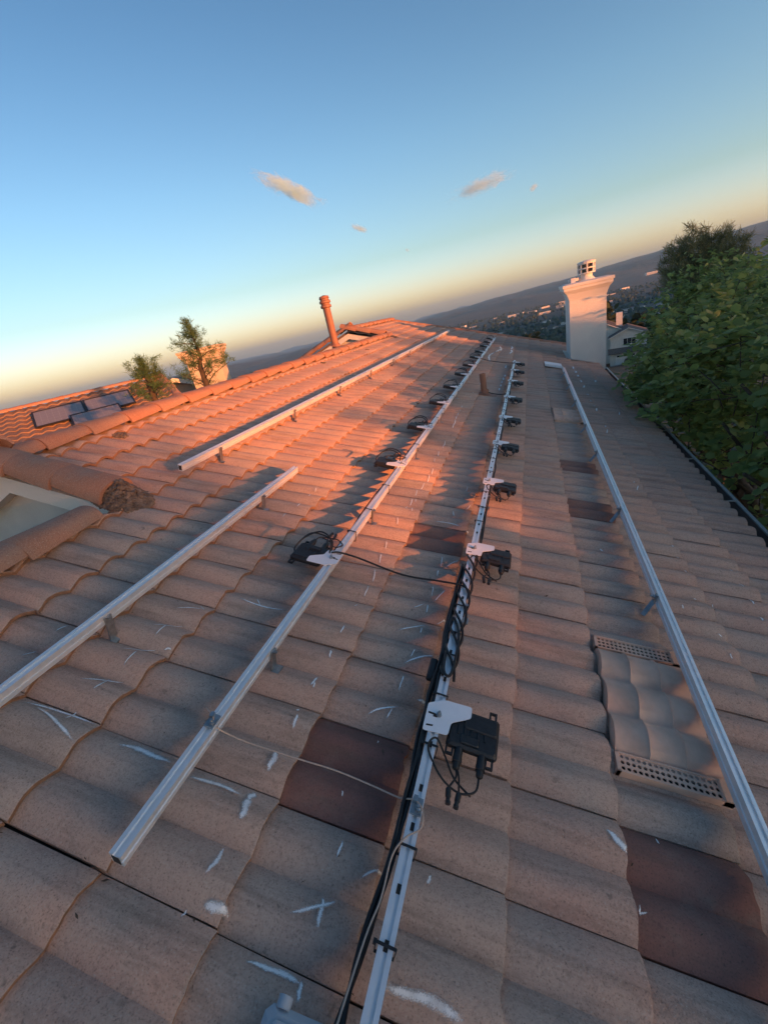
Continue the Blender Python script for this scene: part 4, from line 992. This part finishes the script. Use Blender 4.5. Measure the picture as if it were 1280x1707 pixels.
# pine whose top stands against the hills
M = Matrix.Translation((6.6, 19.5, -1.0)); pine = empty('pine_tree', M, 'wispy brownish pine top standing against the hills at right', 'tree')
pr = random.Random(8); mb = MB(); tips = []
base = Vector((6.6, 19.5, -1.2))
for k, (p, d) in enumerate([((1140, 405), 20.5), ((1165, 398), 20.5), ((1185, 400), 20.8), ((1208, 402), 20.8), ((1228, 408), 20.6), ((1120, 425), 20.3), ((1150, 430), 20.0), ((1240, 428), 20.6), ((1200, 430), 20.2), ((1175, 440), 20.0), ((1225, 450), 20.0), ((1135, 455), 19.8), ((1245, 465), 19.6), ((1190, 465), 19.6), ((1160, 470), 19.8), ((1215, 420), 20.4), ((1172, 415), 20.6), ((1120, 470), 20), ((1110, 448), 20.2)]):
    e = Vector(at(p, d)); st = base.lerp(Vector((e.x * 0.4 + 5.8 * 0.6, e.y, e.z)), 0.80); pts = limb(mb, st, e, 0.035, 0.012, k, 6, 0.1)
    for q in range(1, len(pts)):
        for z in range(5):
            dv = (pts[q] - pts[q - 1]).normalized() * 0.5 + Vector((pr.gauss(0, .5), pr.gauss(0, .5), 0.35 + pr.gauss(0, .35)))
            if q > 1: tips.append((tuple(pts[q] + Vector((pr.gauss(0, .16), pr.gauss(0, .16), pr.gauss(0, .14)))), tuple(dv.normalized()), 0.30))
mb.tube([base, (6.3, 19.7, 3.0), (5.9, 19.9, 5.6), (5.8, 19.9, 7.0)], [0.22, 0.17, 0.11, 0.04], 9)
v, f = needle_crown(tips, 4, 64, 0.20, 1.1); obj('crown', np_mesh('crown', v, f, M_['needle']), pine, I4); mb.build('trunk', M_['bark'], pine, I4, angle=180)

# ------------------------------------------------------------------ unseen tree belt on the sunset side, placed and shaped to shade the roof
SH = np.array([0.903, -0.43]); SP = np.array([0.43, 0.903])
def belt(a, q, top, r, seed, tall=False, n=9):
    """a metres towards the sun, q across it, crown top relative to the camera"""
    xy = SH * a + SP * q; gz = ground_z(*xy); zt = CAM[2] + top; rr = random.Random(seed); L = []
    z = zt - r * 0.75
    while z > gz + 2.0:
        for _ in range(n if z > zt - 5 else 4):
            L.append(((xy[0] + rr.uniform(-r, r), xy[1] + rr.uniform(-r, r), z + rr.uniform(-0.5, 0.3) * r), r * rr.uniform(0.55, 0.8)))
        z -= r * 0.9
    return (xy[0], xy[1], gz), L
for k, (a, q, top, r, per) in enumerate(BELT if 'BELT' in globals() else []):
    ft, L = belt(a, q, top, r, 60 + k)
    broad_tree('shade_tree', ft, L, 'unseen tree placed beyond the right edge to shade the roof', 70 + k, per, 0.20, 'leaf_dark', group='unseen trees placed to shade the roof', leaves=9, spray=0.7)

# ------------------------------------------------------------------ neighbour on the left
def slope_tiles(name, length, run, pitch, mat, parent, M, per=0.30, course=0.34, sx=6):
    """rolled and stepped tile slope: local x along the ridge, y downhill (horizontal), z up; ridge at 0"""
    sl = run / math.cos(pitch); nc = int(sl / course); mb_v, mb_f = [], []
    n = int(length / per * sx) + 1
    xs = [length * i / (n - 1) for i in range(n)]
    for k in range(nc + 1):
        for e in (0, 1):
            s = min(k * course + e * course, sl); lift = 0.03 * e
            for x in xs:
                h = 0.05 * (0.5 - 0.5 * math.cos(2 * math.pi * x / per)) ** 0.8 + lift
                mb_v.append((x, s * math.cos(pitch) + h * math.sin(pitch), -s * math.sin(pitch) + h * math.cos(pitch)))
    for r in range(2 * (nc + 1) - 1):
        for i in range(n - 1): mb_f.append((r * n + i, r * n + n + i, r * n + n + i + 1, r * n + i + 1))
    o = obj(name, np_mesh(name, np.array(mb_v), np.array(mb_f), mat, True), parent, M); o['kind'] = 'stuff'; o.data.set_sharp_from_angle(angle=R_(40)); return o

P0, P1 = Vector(at((0, 704), 18.0)), Vector(at((268, 629), 18.0))
rd = (P0 - P1); rd.z = 0; rd.normalize(); dn = Vector((-rd.y, rd.x, 0))
if dn.dot(Vector((1, -0.6, 0))) < 0: dn = -dn
NR = P1.copy(); NR.z = CAM[2] - 0.03
NM = Matrix((( rd.x, dn.x, 0, NR.x), (rd.y, dn.y, 0, NR.y), (0, 0, 1, NR.z), (0, 0, 0, 1)))
M_['ntile'] = tile_material('neighbour roof tile', [(0.22, 0.14, 0.10), (0.28, 0.175, 0.12), (0.30, 0.19, 0.13), (0.33, 0.22, 0.15)], cell=False, stain=0.3)
nb = empty('house', Matrix.Translation((NR.x, NR.y, 0)), 'neighbour house at left with tile roof and solar panels', 'house')
NP = R_(18.43); NL, NRUN = 18.0, 5.2
slope_tiles('tile_slope', NL, NRUN, NP, M_['ntile'], nb, NM)
mb = MB(); nh = NRUN * math.tan(NP)
prof = [(0, -0.06), (NRUN, -nh - 0.06), (NRUN, -nh - 0.2), (0.0, -0.22), (-NRUN, -nh - 0.2), (-NRUN, -nh - 0.06)]
mb.add([(x, y, z) for x in (0.0, NL) for y, z in prof], [(0, 1, 2, 3, 4, 5), (11, 10, 9, 8, 7, 6), (0, 6, 7, 1), (0, 5, 11, 6), (1, 7, 8, 2), (5, 4, 10, 11)])
mb.build('roof', M_['plain_tile'], nb, NM, smooth=False)
mb = MB(); g0 = -NR.z
prof = [(0, -0.2), (NRUN - 0.4, -nh - 0.1), (NRUN - 0.4, g0), (-NRUN + 0.4, g0), (-NRUN + 0.4, -nh - 0.1)]
mb.add([(x, y, z) for x in (0.25, NL - 0.25) for y, z in prof], [(0, 1, 2, 3, 4), (9, 8, 7, 6, 5), (1, 6, 7, 2), (4, 3, 8, 9)])
mb.build('wall', M_['stucco'], nb, NM, smooth=False)
s = 0.0
while s < NL - 0.3:
    obj('ridge_tile', ridge_cap, nb, NM @ Matrix.Translation((s, 0, 0.03)) @ Matrix.Rotation(R_(-90), 4, 'Z') @ Matrix.Rotation(R_(3), 4, 'X')); s += 0.383
s = 0.2
while s < NRUN / math.cos(NP):
    obj('rake_tile', rake_cap, nb, NM @ Matrix.Translation((0.0, s * math.cos(NP), -s * math.sin(NP) + 0.03)) @ Matrix.Rotation(-NP, 4, 'X') @ Matrix.Rotation(R_(180), 4, 'Z') @ Matrix.Rotation(R_(3), 4, 'X')); s += 0.40
mb = MB(); mb.lathe([(0.07, -0.2), (0.07, 0.28), (0.12, 0.30), (0.12, 0.36), (0.03, 0.38)], 12); _p = NM @ Vector((6.3, 0.25, 0)); mb.build('vent_pipe', M_['pipe'], nb, Matrix.Translation(_p))
# gable wing behind with chimney
def gable_box(parent, M, w, l, wall_h, pitch, over=0.35, wmat='stucco', rmat='plain_tile', th=0.14, name_roof='roof'):
    """local: gable faces -y, ridge along +y, base at z 0; w across x"""
    h = w / 2 * math.tan(pitch); mb = MB()
    prof = [(-w / 2, 0), (w / 2, 0), (w / 2, wall_h), (0, wall_h + h), (-w / 2, wall_h)]
    n = 5; mb.add([(x, y, z) for y in (0, l) for x, z in prof], [(0, 1, 2, 3, 4), (9, 8, 7, 6, 5), (1, 6, 7, 2), (0, 4, 9, 5)])
    mb.build('wall', M_[wmat], parent, M, smooth=False)
    mb = MB(); e = over; he = e * math.tan(pitch)
    rp_ = [(-w / 2 - e, wall_h - he), (0, wall_h + h), (w / 2 + e, wall_h - he), (w / 2 + e, wall_h - he + th), (0, wall_h + h + th), (-w / 2 - e, wall_h - he + th)]
    rp_ = [(x, z + 0.01) for x, z in rp_]
    n = 6; mb.add([(x, y, z) for y in (-over, l + over) for x, z in rp_], [(0, 1, 4, 5), (1, 2, 3, 4), (6 + 5, 6 + 4, 6 + 1, 6 + 0), (6 + 4, 6 + 3, 6 + 2, 6 + 1), (0, 5, 11, 6), (5, 4, 10, 11), (4, 3, 9, 10), (3, 2, 8, 9), (2, 1, 7, 8), (1, 0, 6, 7)])
    r = mb.build(name_roof, M_[rmat], parent, M, smooth=False)
    mb = MB()
    for s_ in (-1, 1):
        x0, z0, x1, z1 = s_ * (w / 2 + e), wall_h - he, 0, wall_h + h; dz = 0.06
        mb.add([(x0, -over - 0.04, z0 - 0.05 + dz), (x1, -over - 0.04, z1 - 0.05 + dz), (x1, -over - 0.04, z1 + 0.10 + dz), (x0, -over - 0.04, z0 + 0.10 + dz), (x0, -over - 0.003, z0 - 0.05 + dz), (x1, -over - 0.003, z1 - 0.05 + dz), (x1, -over - 0.003, z1 + 0.10 + dz), (x0, -over - 0.003, z0 + 0.10 + dz)],
               [(0, 1, 2, 3), (7, 6, 5, 4), (0, 4, 5, 1), (3, 2, 6, 7), (0, 3, 7, 4), (1, 5, 6, 2)])
    mb.build('barge_board', M_['white'], r, M, smooth=False)
    return wall_h + h
def window_on(parent, M, x, z, w, h, y=-0.0, mull=1):
    f = MB(); t_ = 0.09
    for c_, d_ in (((x, y - 0.03, z + h / 2), (w + t_, 0.06, t_)), ((x, y - 0.03, z - h / 2), (w + t_, 0.06, t_)), ((x - w / 2, y - 0.03, z), (t_, 0.06, h - t_)), ((x + w / 2, y - 0.03, z), (t_, 0.06, h - t_))): f.box(c_, d_)
    for k in range(mull): f.box((x - w / 2 + w * (k + 1) / (mull + 1), y - 0.03, z), (0.05, 0.05, h - t_))
    wn = f.build('window', M_['white'], parent, M, smooth=False)
    g = MB(); g.box((x, y - 0.012, z), (w - 0.02, 0.012, h - 0.02)); g.build('pane', M_['glass'], wn, M, smooth=False)

GW = at((292, 634), 19.0); Mg = Matrix.Translation((GW[0], GW[1], 0)) @ Matrix.Rotation(R_(38), 4, 'Z')
wing = empty('house', Mg, 'white gabled wing with tile rake behind the ridge at left', 'house')
gable_box(wing, Mg, 4.6, 6.0, GW[2] - 2.3 * math.tan(R_(20)) - 0.05, R_(20), 0.5, 'stucco')
def stucco_chimney(parent, M, w, d, z0, z1, mat, name='chimney'):
    mb = MB(); mb.box((0, 0, (z0 + z1) / 2), (w, d, z1 - z0)); c = mb.build('shaft', M_[mat], parent, M, smooth=False)
    mb = MB(); vs = []
    st = [(0.003, -0.36), (0.05, -0.30), (0.05, -0.24), (0.12, -0.12), (0.16, -0.08), (0.16, 0.0), (0.19, 0.01), (0.19, 0.08), (0.0, 0.10)]
    for o_, z in st: vs += [(sx * (w / 2 + o_), sy * (d / 2 + o_), z1 + z) for sx, sy in ((-1, -1), (1, -1), (1, 1), (-1, 1))]
    fs = [(k * 4 + i, k * 4 + (i + 1) % 4, k * 4 + 4 + (i + 1) % 4, k * 4 + 4 + i) for k in range(len(st) - 1) for i in range(4)] + [tuple(range(len(vs) - 4, len(vs)))]
    mb.add(vs, fs); mb.build('crown', M_[mat], c, M, smooth=False)
cc = at((338, 587), 17.5); Mc = Matrix.Translation((cc[0], cc[1], 0)) @ Matrix.Rotation(R_(24), 4, 'Z')
ch2 = empty('chimney', Mc, 'cream stucco chimney with moulded crown behind small trees at left', 'chimney')
stucco_chimney(ch2, Mc, 1.15, 0.8, 0.0, cc[2] + 0.06, 'cream')
# three solar panels lying on the neighbour's slope
t = NT('solar glass'); v = t.coord(); sp = t.n('ShaderNodeSeparateXYZ'); t.l(v, sp.inputs[0])
gx_ = t.math('LESS_THAN', t.math('FRACT', t.math('MULTIPLY', sp.outputs[0], 6.3)), 0.04); gy_ = t.math('LESS_THAN', t.math('FRACT', t.math('MULTIPLY', sp.outputs[1], 6.3)), 0.04)
t.bsdf(t.mix(t.math('MAXIMUM', gx_, gy_), (0.19, 0.195, 0.21), (0.28, 0.28, 0.29)), 0.18, spec=1.0); M_['solar'] = t.mat
def roof_hit(p, lift):
    d = Vector(ray(p)); c = Vector(CAM); nrm = (NM.to_3x3() @ Vector((0, math.sin(NP), math.cos(NP)))); o = NM @ Vector((0, 0, 0)) + nrm * lift
    return NM.inverted() @ (c + d * ((o - c).dot(nrm) / d.dot(nrm)))
PITCH_M = Matrix.Rotation(-NP, 4, 'X')
for k, (p, lab, sx, sy) in enumerate([((100, 690), 'left upper solar panel on the neighbour roof', 1.35, 0.95), ((160, 672), 'right upper solar panel on the neighbour roof', 1.35, 0.95), ((128, 697), 'lower solar panel on the neighbour roof, partly behind our ridge', 1.35, 0.95)]):
    hit = roof_hit(p, 0.15)
    if k == 0: ref_s = (hit.x, hit.y / math.cos(NP))
    pos = [(ref_s[0], ref_s[1]), (ref_s[0] - 1.37, ref_s[1]), (ref_s[0] - 0.9, ref_s[1] + 0.98)][k]
    M = NM @ PITCH_M @ Matrix.Translation((pos[0], pos[1], 0.17)) @ Matrix.Rotation(R_(-6), 4, 'X')
    root = empty('solar_panel', M, lab, 'solar panel', 'solar panels on the neighbour roof')
    mb = MB(); mb.box((0, 0, 0), (sx - 0.05, sy - 0.05, 0.03)); mb.build('glass', M_['solar'], root, M, smooth=False)
    mb = MB()
    for c_, d_ in (((0, sy / 2, 0), (sx, 0.045, 0.05)), ((0, -sy / 2, 0), (sx, 0.045, 0.05)), ((sx / 2 - 0.02, 0, 0), (0.045, sy - 0.05, 0.05)), ((-sx / 2 + 0.02, 0, 0), (0.045, sy - 0.05, 0.05))): mb.box(c_, d_)
    mb.build('frame', M_['black'], root, M, smooth=False)
# two small conifers poking up behind the ridge
def sprig_tree(p_top, p_bot, dist, spread, label, seed, n):
    T, B = Vector(at(p_top, dist)), Vector(at(p_bot, dist)); g = Vector((B.x, B.y, 0)); r = random.Random(seed)
    root = empty('conifer', Matrix.Translation(g), label, 'tree'); mb = MB(); tips = []
    mb.tube(spline([g, (g + B) / 2 + Vector((.1, 0, 0)), B, B.lerp(T, .5) + Vector((.04, .02, 0)), T], 4), [0.10 - 0.088 * i / 16 for i in range(17)], 7)
    H = (T - B).length
    for k in range(n):
        t_ = (k + 0.5) / n; t_ = t_ * 1.25 - 0.25; c = B.lerp(T, t_); a = k * 2.4 + r.uniform(-.4, .4); L = spread * (1.05 - 0.78 * max(t_, 0)) * r.uniform(0.55, 1.15)
        e = c + Vector((math.cos(a) * L, math.sin(a) * L, L * r.uniform(0.15, 0.75))); pts = limb(mb, c, e, 0.012, 0.004, seed + k, 4, 0.08)
        for q in range(2, len(pts)):
            for _ in range(3): tips.append((tuple(pts[q] + Vector((r.gauss(0, .05), r.gauss(0, .05), r.gauss(0, .05)))), tuple(Vector((r.gauss(0, .6), r.gauss(0, .6), 0.5 + r.gauss(0, .4))).normalized()), 0.13))
    for _ in range(10): tips.append((tuple(T), (r.gauss(0, .3), r.gauss(0, .3), 1.0), 0.16))
    v, f = needle_crown(tips, seed, 34, 0.07, 1.5); obj('crown', np_mesh('crown', v, f, M_['sprig']), root, I4); mb.build('trunk', M_['bark'], root, I4, angle=180)
sprig_tree((316, 548), (344, 640), 9.5, 0.55, 'taller small conifer in front of the cream chimney', 41, 20)
sprig_tree((238, 612), (258, 664), 9.2, 0.42, 'shorter bushy conifer poking above the ridge beside the solar panels', 42, 17)

# ------------------------------------------------------------------ town in the valley
def on_ground(p):
    d = ray(p); r = 30.0
    while r < 6000:
        q = CAM + d * r
        if q[2] < ground_z(q[0], q[1]): return q, r
        r *= 1.01
    return CAM + d * 3000, 3000
M_['shingle'] = simple('grey shingle', (0.085, 0.080, 0.078), (0.12, 0.11, 0.10), 2.0, 0.9, bump=0.6, bscale=14)
M_['shingle_tan'] = simple('brown shingle', (0.13, 0.10, 0.08), (0.10, 0.08, 0.065), 2.0, 0.9, bump=0.6, bscale=14)
hq, hr_ = on_ground((1046, 607))
hd = Matrix.Translation((hq[0], hq[1], ground_z(hq[0], hq[1]))) @ Matrix.Rotation(R_(-8), 4, 'Z')
gh = empty('house', hd, 'pale house with white garage door and shingle roof down the hill', 'house')
S = hr_ / 95.0
gable_box(gh, hd, 6.4, 8, 5.6, R_(24), 0.4, 'stucco', 'shingle'); window_on(gh, hd, 0.2, 4.6, 2.2, 1.2, mull=2)
Mw = hd @ Matrix.Translation((-4.2, 4.0, 0)); gable_box(gh, Mw, 7.5, 9, 6.2, R_(28), 0.4, 'stucco', 'shingle'); window_on(gh, Mw, -1.8, 4.8, 1.5, 1.3)
mb = MB(); mb.box((0.2, -0.05, 1.15), (4.8, 0.08, 2.2)); gd = mb.build('garage_door', M_['white'], gh, hd, smooth=False)
for k in range(4):
    mb = MB(); mb.box((-1.6 + k * 1.2, -0.10, 1.85), (0.75, 0.02, 0.32)); mb.build('door_pane', M_['glass'], gd, hd, smooth=False)
mb = MB(); mb.add([(-3.6, -1.6, 2.7), (3.6, -1.6, 2.7), (3.6, 0.0, 3.5), (-3.6, 0.0, 3.5), (-3.6, -1.6, 2.55), (3.6, -1.6, 2.55), (3.6, 0.0, 3.35), (-3.6, 0.0, 3.35)], [(0, 1, 2, 3), (7, 6, 5, 4), (0, 4, 5, 1), (0, 3, 7, 4), (1, 5, 6, 2)]); mb.build('porch_roof', M_['shingle'], gh, hd, smooth=False)
mb = MB(); mb.box((-1.5, 9, 4.8), (1.2, 1.2, 9.6)); mb.build('chimney', M_['white'], gh, hd, smooth=False)
mb = MB(); mb.box((0.3, -8.0, 0.0), (6.5, 15.8, 0.3)); tag(mb.build('driveway', M_['concrete'], None, hd, smooth=False), kind='structure')
def car(M, label):
    root = empty('parked_car', M, label, 'car'); prof = [(-2.2, 0.35), (-2.25, 0.75), (-2.05, 0.95), (-1.25, 1.02), (-0.75, 1.48), (0.75, 1.52), (1.55, 1.05), (2.1, 0.92), (2.2, 0.6), (2.15, 0.35)]
    mb = MB(); vs = []
    for x, s_ in ((-0.9, 1), (-0.86, 1), (0.86, 1), (0.9, 1)):
        vs += [(x * (0.86 if z > 1.1 else 1), y, z if abs(x) < .88 else 0.35 + (z - 0.35) * 0.96) for y, z in prof]
    n = len(prof); fs = [(k * n + i, k * n + (i + 1) % n, (k + 1) * n + (i + 1) % n, (k + 1) * n + i) for k in range(3) for i in range(n)] + [tuple(range(n - 1, -1, -1)), tuple(range(3 * n, 4 * n))]
    mb.add(vs, fs); mb.build('body', M_['black'], root, M, smooth=False)
    mb = MB(); mb.add([(-0.66, -1.24, 1.06), (0.66, -1.24, 1.06), (0.62, -0.80, 1.44), (-0.62, -0.80, 1.44)], [(0, 1, 2, 3)]); mb.build('windscreen', M_['glass'], root, M, smooth=False)
    for x in (-0.85, 0.85):
        for y in (-1.4, 1.35):
            mb = MB(); mb.lathe([(0.33, -0.11), (0.33, 0.11), (0.2, 0.115)], 14, M=Matrix.Translation((x, y, 0.33)) @ Matrix.Rotation(R_(90), 4, 'Y')); mb.build('wheel', M_['cable'], root, M)
car(hd @ Matrix.Translation((0.2, -3.6, 0.15)), 'dark car parked before the white garage door')
def small_house(p, w, l, h, rot, wm, rm, label, group=None, mull=1, r=None):
    q, rr = on_ground(p); M = Matrix.Translation((q[0], q[1], ground_z(q[0], q[1]) - 0.5)) @ Matrix.Rotation(R_(rot), 4, 'Z')
    root = empty('house', M, label, 'house', group); gable_box(root, M, w, l, h, R_(24), 0.5, wm, rm)
    for x in (-w * 0.25, w * 0.25): window_on(root, M, x, h * 0.62, w * 0.2, 1.2)
    return root
small_house((935, 566), 8, 12, 5.2, -62, 'white', 'shingle_tan', 'white gabled house with brown roof left of the chimney')
small_house((1010, 560), 9, 12, 5.5, 60, 'stucco', 'shingle', 'grey roofed house right of the chimney behind the garage house')
small_house((912, 560), 9, 12, 4.5, 70, 'stucco', 'shingle_tan', 'brown roofed house just beyond the far roof edge')
hh = random.Random(17)
PXH = [(1030, 545), (1012, 536), (1040, 530), (1050, 552), (1022, 524), (925, 548), (905, 551), (890, 553), (880, 556), (938, 541), (1006, 548), (1060, 535), (960, 560), (870, 551), (1045, 518)]
WN = {'white': 'white', 'stucco': 'off-white', 'cream': 'cream'}; RN = {'shingle': 'grey', 'shingle_tan': 'brown', 'plain_tile': 'reddish'}
for p in PXH:
    wm, rm = hh.choice(list(WN)), hh.choice(list(RN)); small_house(p, hh.uniform(8, 11), hh.uniform(10, 14), hh.uniform(3.2, 5.5), hh.uniform(-80, 80), wm, rm, 'small %s walled house with %s roof among trees on the slope' % (WN[wm], RN[rm]), 'houses on the slope below')
def building(p, w, d, h, label='pale flat roofed building far out in the valley', group='pale buildings far out in the valley', rot=0):
    q, rr = on_ground(p); M = Matrix.Translation((q[0], q[1], ground_z(q[0], q[1]))) @ Matrix.Rotation(R_(rot), 4, 'Z')
    root = empty('commercial_building', M, label, 'building', group)
    mb = MB(); mb.box((0, 0, h / 2), (w, d, h)); mb.build('wall', M_['white'], root, M, smooth=False)
    mb = MB(); mb.box((0, 0, h + 0.3), (w + 0.8, d + 0.8, 0.6)); mb.build('parapet', M_['concrete'], root, M, smooth=False)
    for k in range(max(1, int(h / 5))):
        mb = MB(); mb.box((0, -d / 2 - 0.03, 2.4 + k * 4.2), (w * 0.92, 0.06, 1.4)); mb.build('window_band', M_['glass'], root, M, smooth=False)
building((853, 529), 34, 22, 10, 'long white building at the foot of the hills left of chimney', rot=10); building((907, 523), 46, 22, 7, 'long low white building just left of the chimney', rot=6)
building((1085, 458), 60, 40, 16, 'large white block in the valley right of the chimney', rot=4)
for k in range(44):
    az = hh.uniform(-13, 27); rr = hh.choice([hh.uniform(1500, 2650), hh.uniform(900, 1500), hh.uniform(2000, 2650)]); x, y = rr * math.sin(R_(az)), rr * math.cos(R_(az))
    pr_ = project((x, y, ground_z(x, y)))
    if pr_: building(pr_, hh.uniform(14, 44), hh.uniform(12, 24), hh.uniform(4, 8), rot=hh.uniform(-30, 30))
# individually standing trees on the near slopes
def tree_proto(seed, r, h, mat):
    g = np.random.default_rng(seed); k = 620
    lob_c = g.normal(size=(9, 3)) * np.array([0.42, 0.42, 0.40]) * r; lob_c[:, 2] += h - r * 0.95
    idx = g.integers(0, 9, k); d = g.normal(size=(k, 3)); d /= np.linalg.norm(d, axis=1, keepdims=True)
    P = lob_c[idx] + d * (r * 0.50 * g.uniform(0.6, 1.05, k))[:, None]
    v, f = leaf_cloud(P, d + g.normal(size=(k, 3)) * 0.6, d + np.array([0, 0, 0.6]) + g.normal(size=(k, 3)) * 0.3, r * g.uniform(0.22, 0.42, k))
    crown = np_mesh('crown', v, f, M_[mat]); mb = MB(); mb.tube([(0, 0, -0.5), (0.05, 0, h * 0.4), (0, 0.1, h * 0.75)], [r * 0.09, r * 0.07, r * 0.03], 6)
    return crown, mb.mesh('trunk', M_['bark'], angle=180)
protos = [tree_proto(90 + k, r, h, m) for k, (r, h, m) in enumerate([(3.6, 8, 'far_leaf'), (4.2, 9.5, 'leaf_dark'), (2.4, 10, 'far_leaf'), (3.0, 6.5, 'leaf_dark'), (4.6, 8.5, 'far_leaf')])]
hs = [o.matrix_basis.translation.copy() for o in bpy.data.objects if o.name.startswith('house') and o.parent is None]
n_t = 0; tries = 0
while n_t < 170 and tries < 4000:
    tries += 1; rr = 95 * (5.6 ** hh.random()); az = hh.uniform(-38, 34); x, y = rr * math.sin(R_(az)), rr * math.cos(R_(az)); gz = ground_z(x, y)
    if any((h.x - x) ** 2 + (h.y - y) ** 2 < 120 for h in hs): continue
    if math.degrees(math.atan2(gz + 11 - CAM[2], rr)) > -1.6: continue
    hidden = False
    for h in hs:                                    # leave the houses in sight
        hr2 = math.hypot(h.x, h.y); haz = math.degrees(math.atan2(h.x, h.y))
        if rr < hr2 and abs(az - haz) < 2.6 and hr2 < 260: hidden = True
    if hidden and hh.random() < 0.93: continue
    cr_, tk_ = protos[n_t % 5]; s = hh.uniform(0.7, 1.25)
    M = Matrix.Translation((x, y, gz)) @ Matrix.Rotation(hh.uniform(0, 6.28), 4, 'Z') @ Matrix.Diagonal((s, s, s * hh.uniform(0.85, 1.2), 1))
    root = empty('valley_tree', M, 'dark green tree among the houses on the slope below', 'tree', 'trees on the slope below'); obj('crown', cr_, root, M); obj('trunk', tk_, root, M); n_t += 1
# far wood: one mass of crowns filling the valley floor
ico = bmesh.new(); bmesh.ops.create_icosphere(ico, subdivisions=1, radius=1.0); iv = np.array([v.co[:] for v in ico.verts]); ifc = np.array([[v.index for v in f.verts] for f in ico.faces]); ico.free()
g = np.random.default_rng(5); N = 9000; V, F = [], []
rr = 330 * (8.1 ** g.random(N) ** 0.8); az = np.radians(g.uniform(-42, 40, N)); X, Y = rr * np.sin(az), rr * np.cos(az)
b_xy = np.array([(o.matrix_basis.translation.x, o.matrix_basis.translation.y) for o in bpy.data.objects if o.name.startswith('commercial_building')])
for k in range(N):
    if np.min((b_xy[:, 0] - X[k]) ** 2 + (b_xy[:, 1] - Y[k]) ** 2) < 700: continue
    if mnoise.noise((X[k] / 130.0, Y[k] / 130.0, 2.2)) < -0.22: continue
    s = g.uniform(3.0, 6.5); w = iv * (s * np.array([1, 1, g.uniform(0.8, 1.3)])) * (1 + g.normal(size=(len(iv), 1)) * 0.20)
    F.append(ifc + len(V) * len(iv)); V.append(w + np.array([X[k], Y[k], ground_z(X[k], Y[k]) + s * 0.75]))
tag(obj('far_wood', np_mesh('far_wood', np.concatenate(V), np.concatenate(F), M_['far_leaf'])), 'dark mass of trees covering the valley floor', 'wood', kind='stuff')

# ------------------------------------------------------------------ haze and clouds
t = NT('haze air'); pv = t.n('ShaderNodeVolumePrincipled'); pv.inputs['Color'].default_value = (0.32, 0.66, 1.0, 1); pv.inputs['Density'].default_value = HAZE; pv.inputs['Anisotropy'].default_value = 0.1
t.l(pv.outputs[0], t.out.inputs['Volume'])
mb = MB(); mb.box((0, 0, 55), (28400, 28400, 320)); hz = mb.build('haze', t.mat, None, I4, smooth=False); tag(hz, 'thin evening haze over the valley', 'haze', kind='stuff')
def cloud(p, q, dist, thick, dens, seed, label):
    a, b = Vector(at(p, dist)), Vector(at(q, dist)); c = (a + b) / 2; d = b - a; L = d.length
    M = Matrix.Translation(c) @ d.to_track_quat('X', 'Z').to_matrix().to_4x4()
    bm = bmesh.new(); bmesh.ops.create_icosphere(bm, subdivisions=4, radius=1.0)
    for v in bm.verts:
        k = 1 + 0.25 * mnoise.noise(v.co * 2.0 + Vector((seed, 0, 0))); v.co = Vector((v.co.x * L * 0.62 * k, v.co.y * thick * 1.3 * k, v.co.z * thick * k))
    me = bpy.data.meshes.new('cloud'); bm.to_mesh(me); bm.free()
    t = NT('cloud vapour'); vec = t.coord('Object'); s = t.n('ShaderNodeVectorMath', operation='MULTIPLY'); t.l(vec, s.inputs[0]); s.inputs[1].default_value = (1 / (L * 0.62), 1 / (thick * 1.3), 1 / thick)
    ln = t.n('ShaderNodeVectorMath', operation='LENGTH'); t.l(s.outputs[0], ln.inputs[0]); fall = t.rng(ln.outputs['Value'], 0.95, 0.15)
    off = t.n('ShaderNodeVectorMath', operation='ADD'); t.l(vec, off.inputs[0]); off.inputs[1].default_value = (seed * 91.0, seed * 37.0, 0)
    nz = t.noise(t.scale(off.outputs[0], (0.45, 1.0, 1.0)), 1.0 / (thick * 0.62), 6, 0.68, 1.0)
    dn_ = t.math('MULTIPLY', t.rng(t.math('ADD', nz, t.math('MULTIPLY', fall, 0.36)), 0.64, 0.90), dens)
    pv = t.n('ShaderNodeVolumePrincipled'); pv.inputs['Color'].default_value = (0.74, 0.96, 1.0, 1); pv.inputs['Anisotropy'].default_value = 0.2; t.l(dn_, pv.inputs['Density']); t.l(pv.outputs[0], t.out.inputs['Volume'])
    t.mat.cycles.homogeneous_volume = False if hasattr(t.mat.cycles, 'homogeneous_volume') else False
    me.materials.append(t.mat); o = obj('cloud', me, None, M); tag(o, label, 'cloud', 'wisps of cloud'); return o
cloud((420, 286), (543, 344), 4000, 85, 0.050, 1.3, 'largest bright cloud wisp left of centre')
cloud((745, 332), (862, 282), 4000, 75, 0.024, 2.7, 'long faint cloud wisp right of centre')
cloud((582, 374), (616, 386), 4000, 32, 0.06, 4.1, 'small bright cloud below the largest wisp')
cloud((880, 318), (898, 306), 4000, 28, 0.045, 5.9, 'tiny cloud farthest right')
cloud((674, 414), (684, 419), 4000, 18, 0.035, 6.4, 'faintest speck of cloud nearest the horizon')
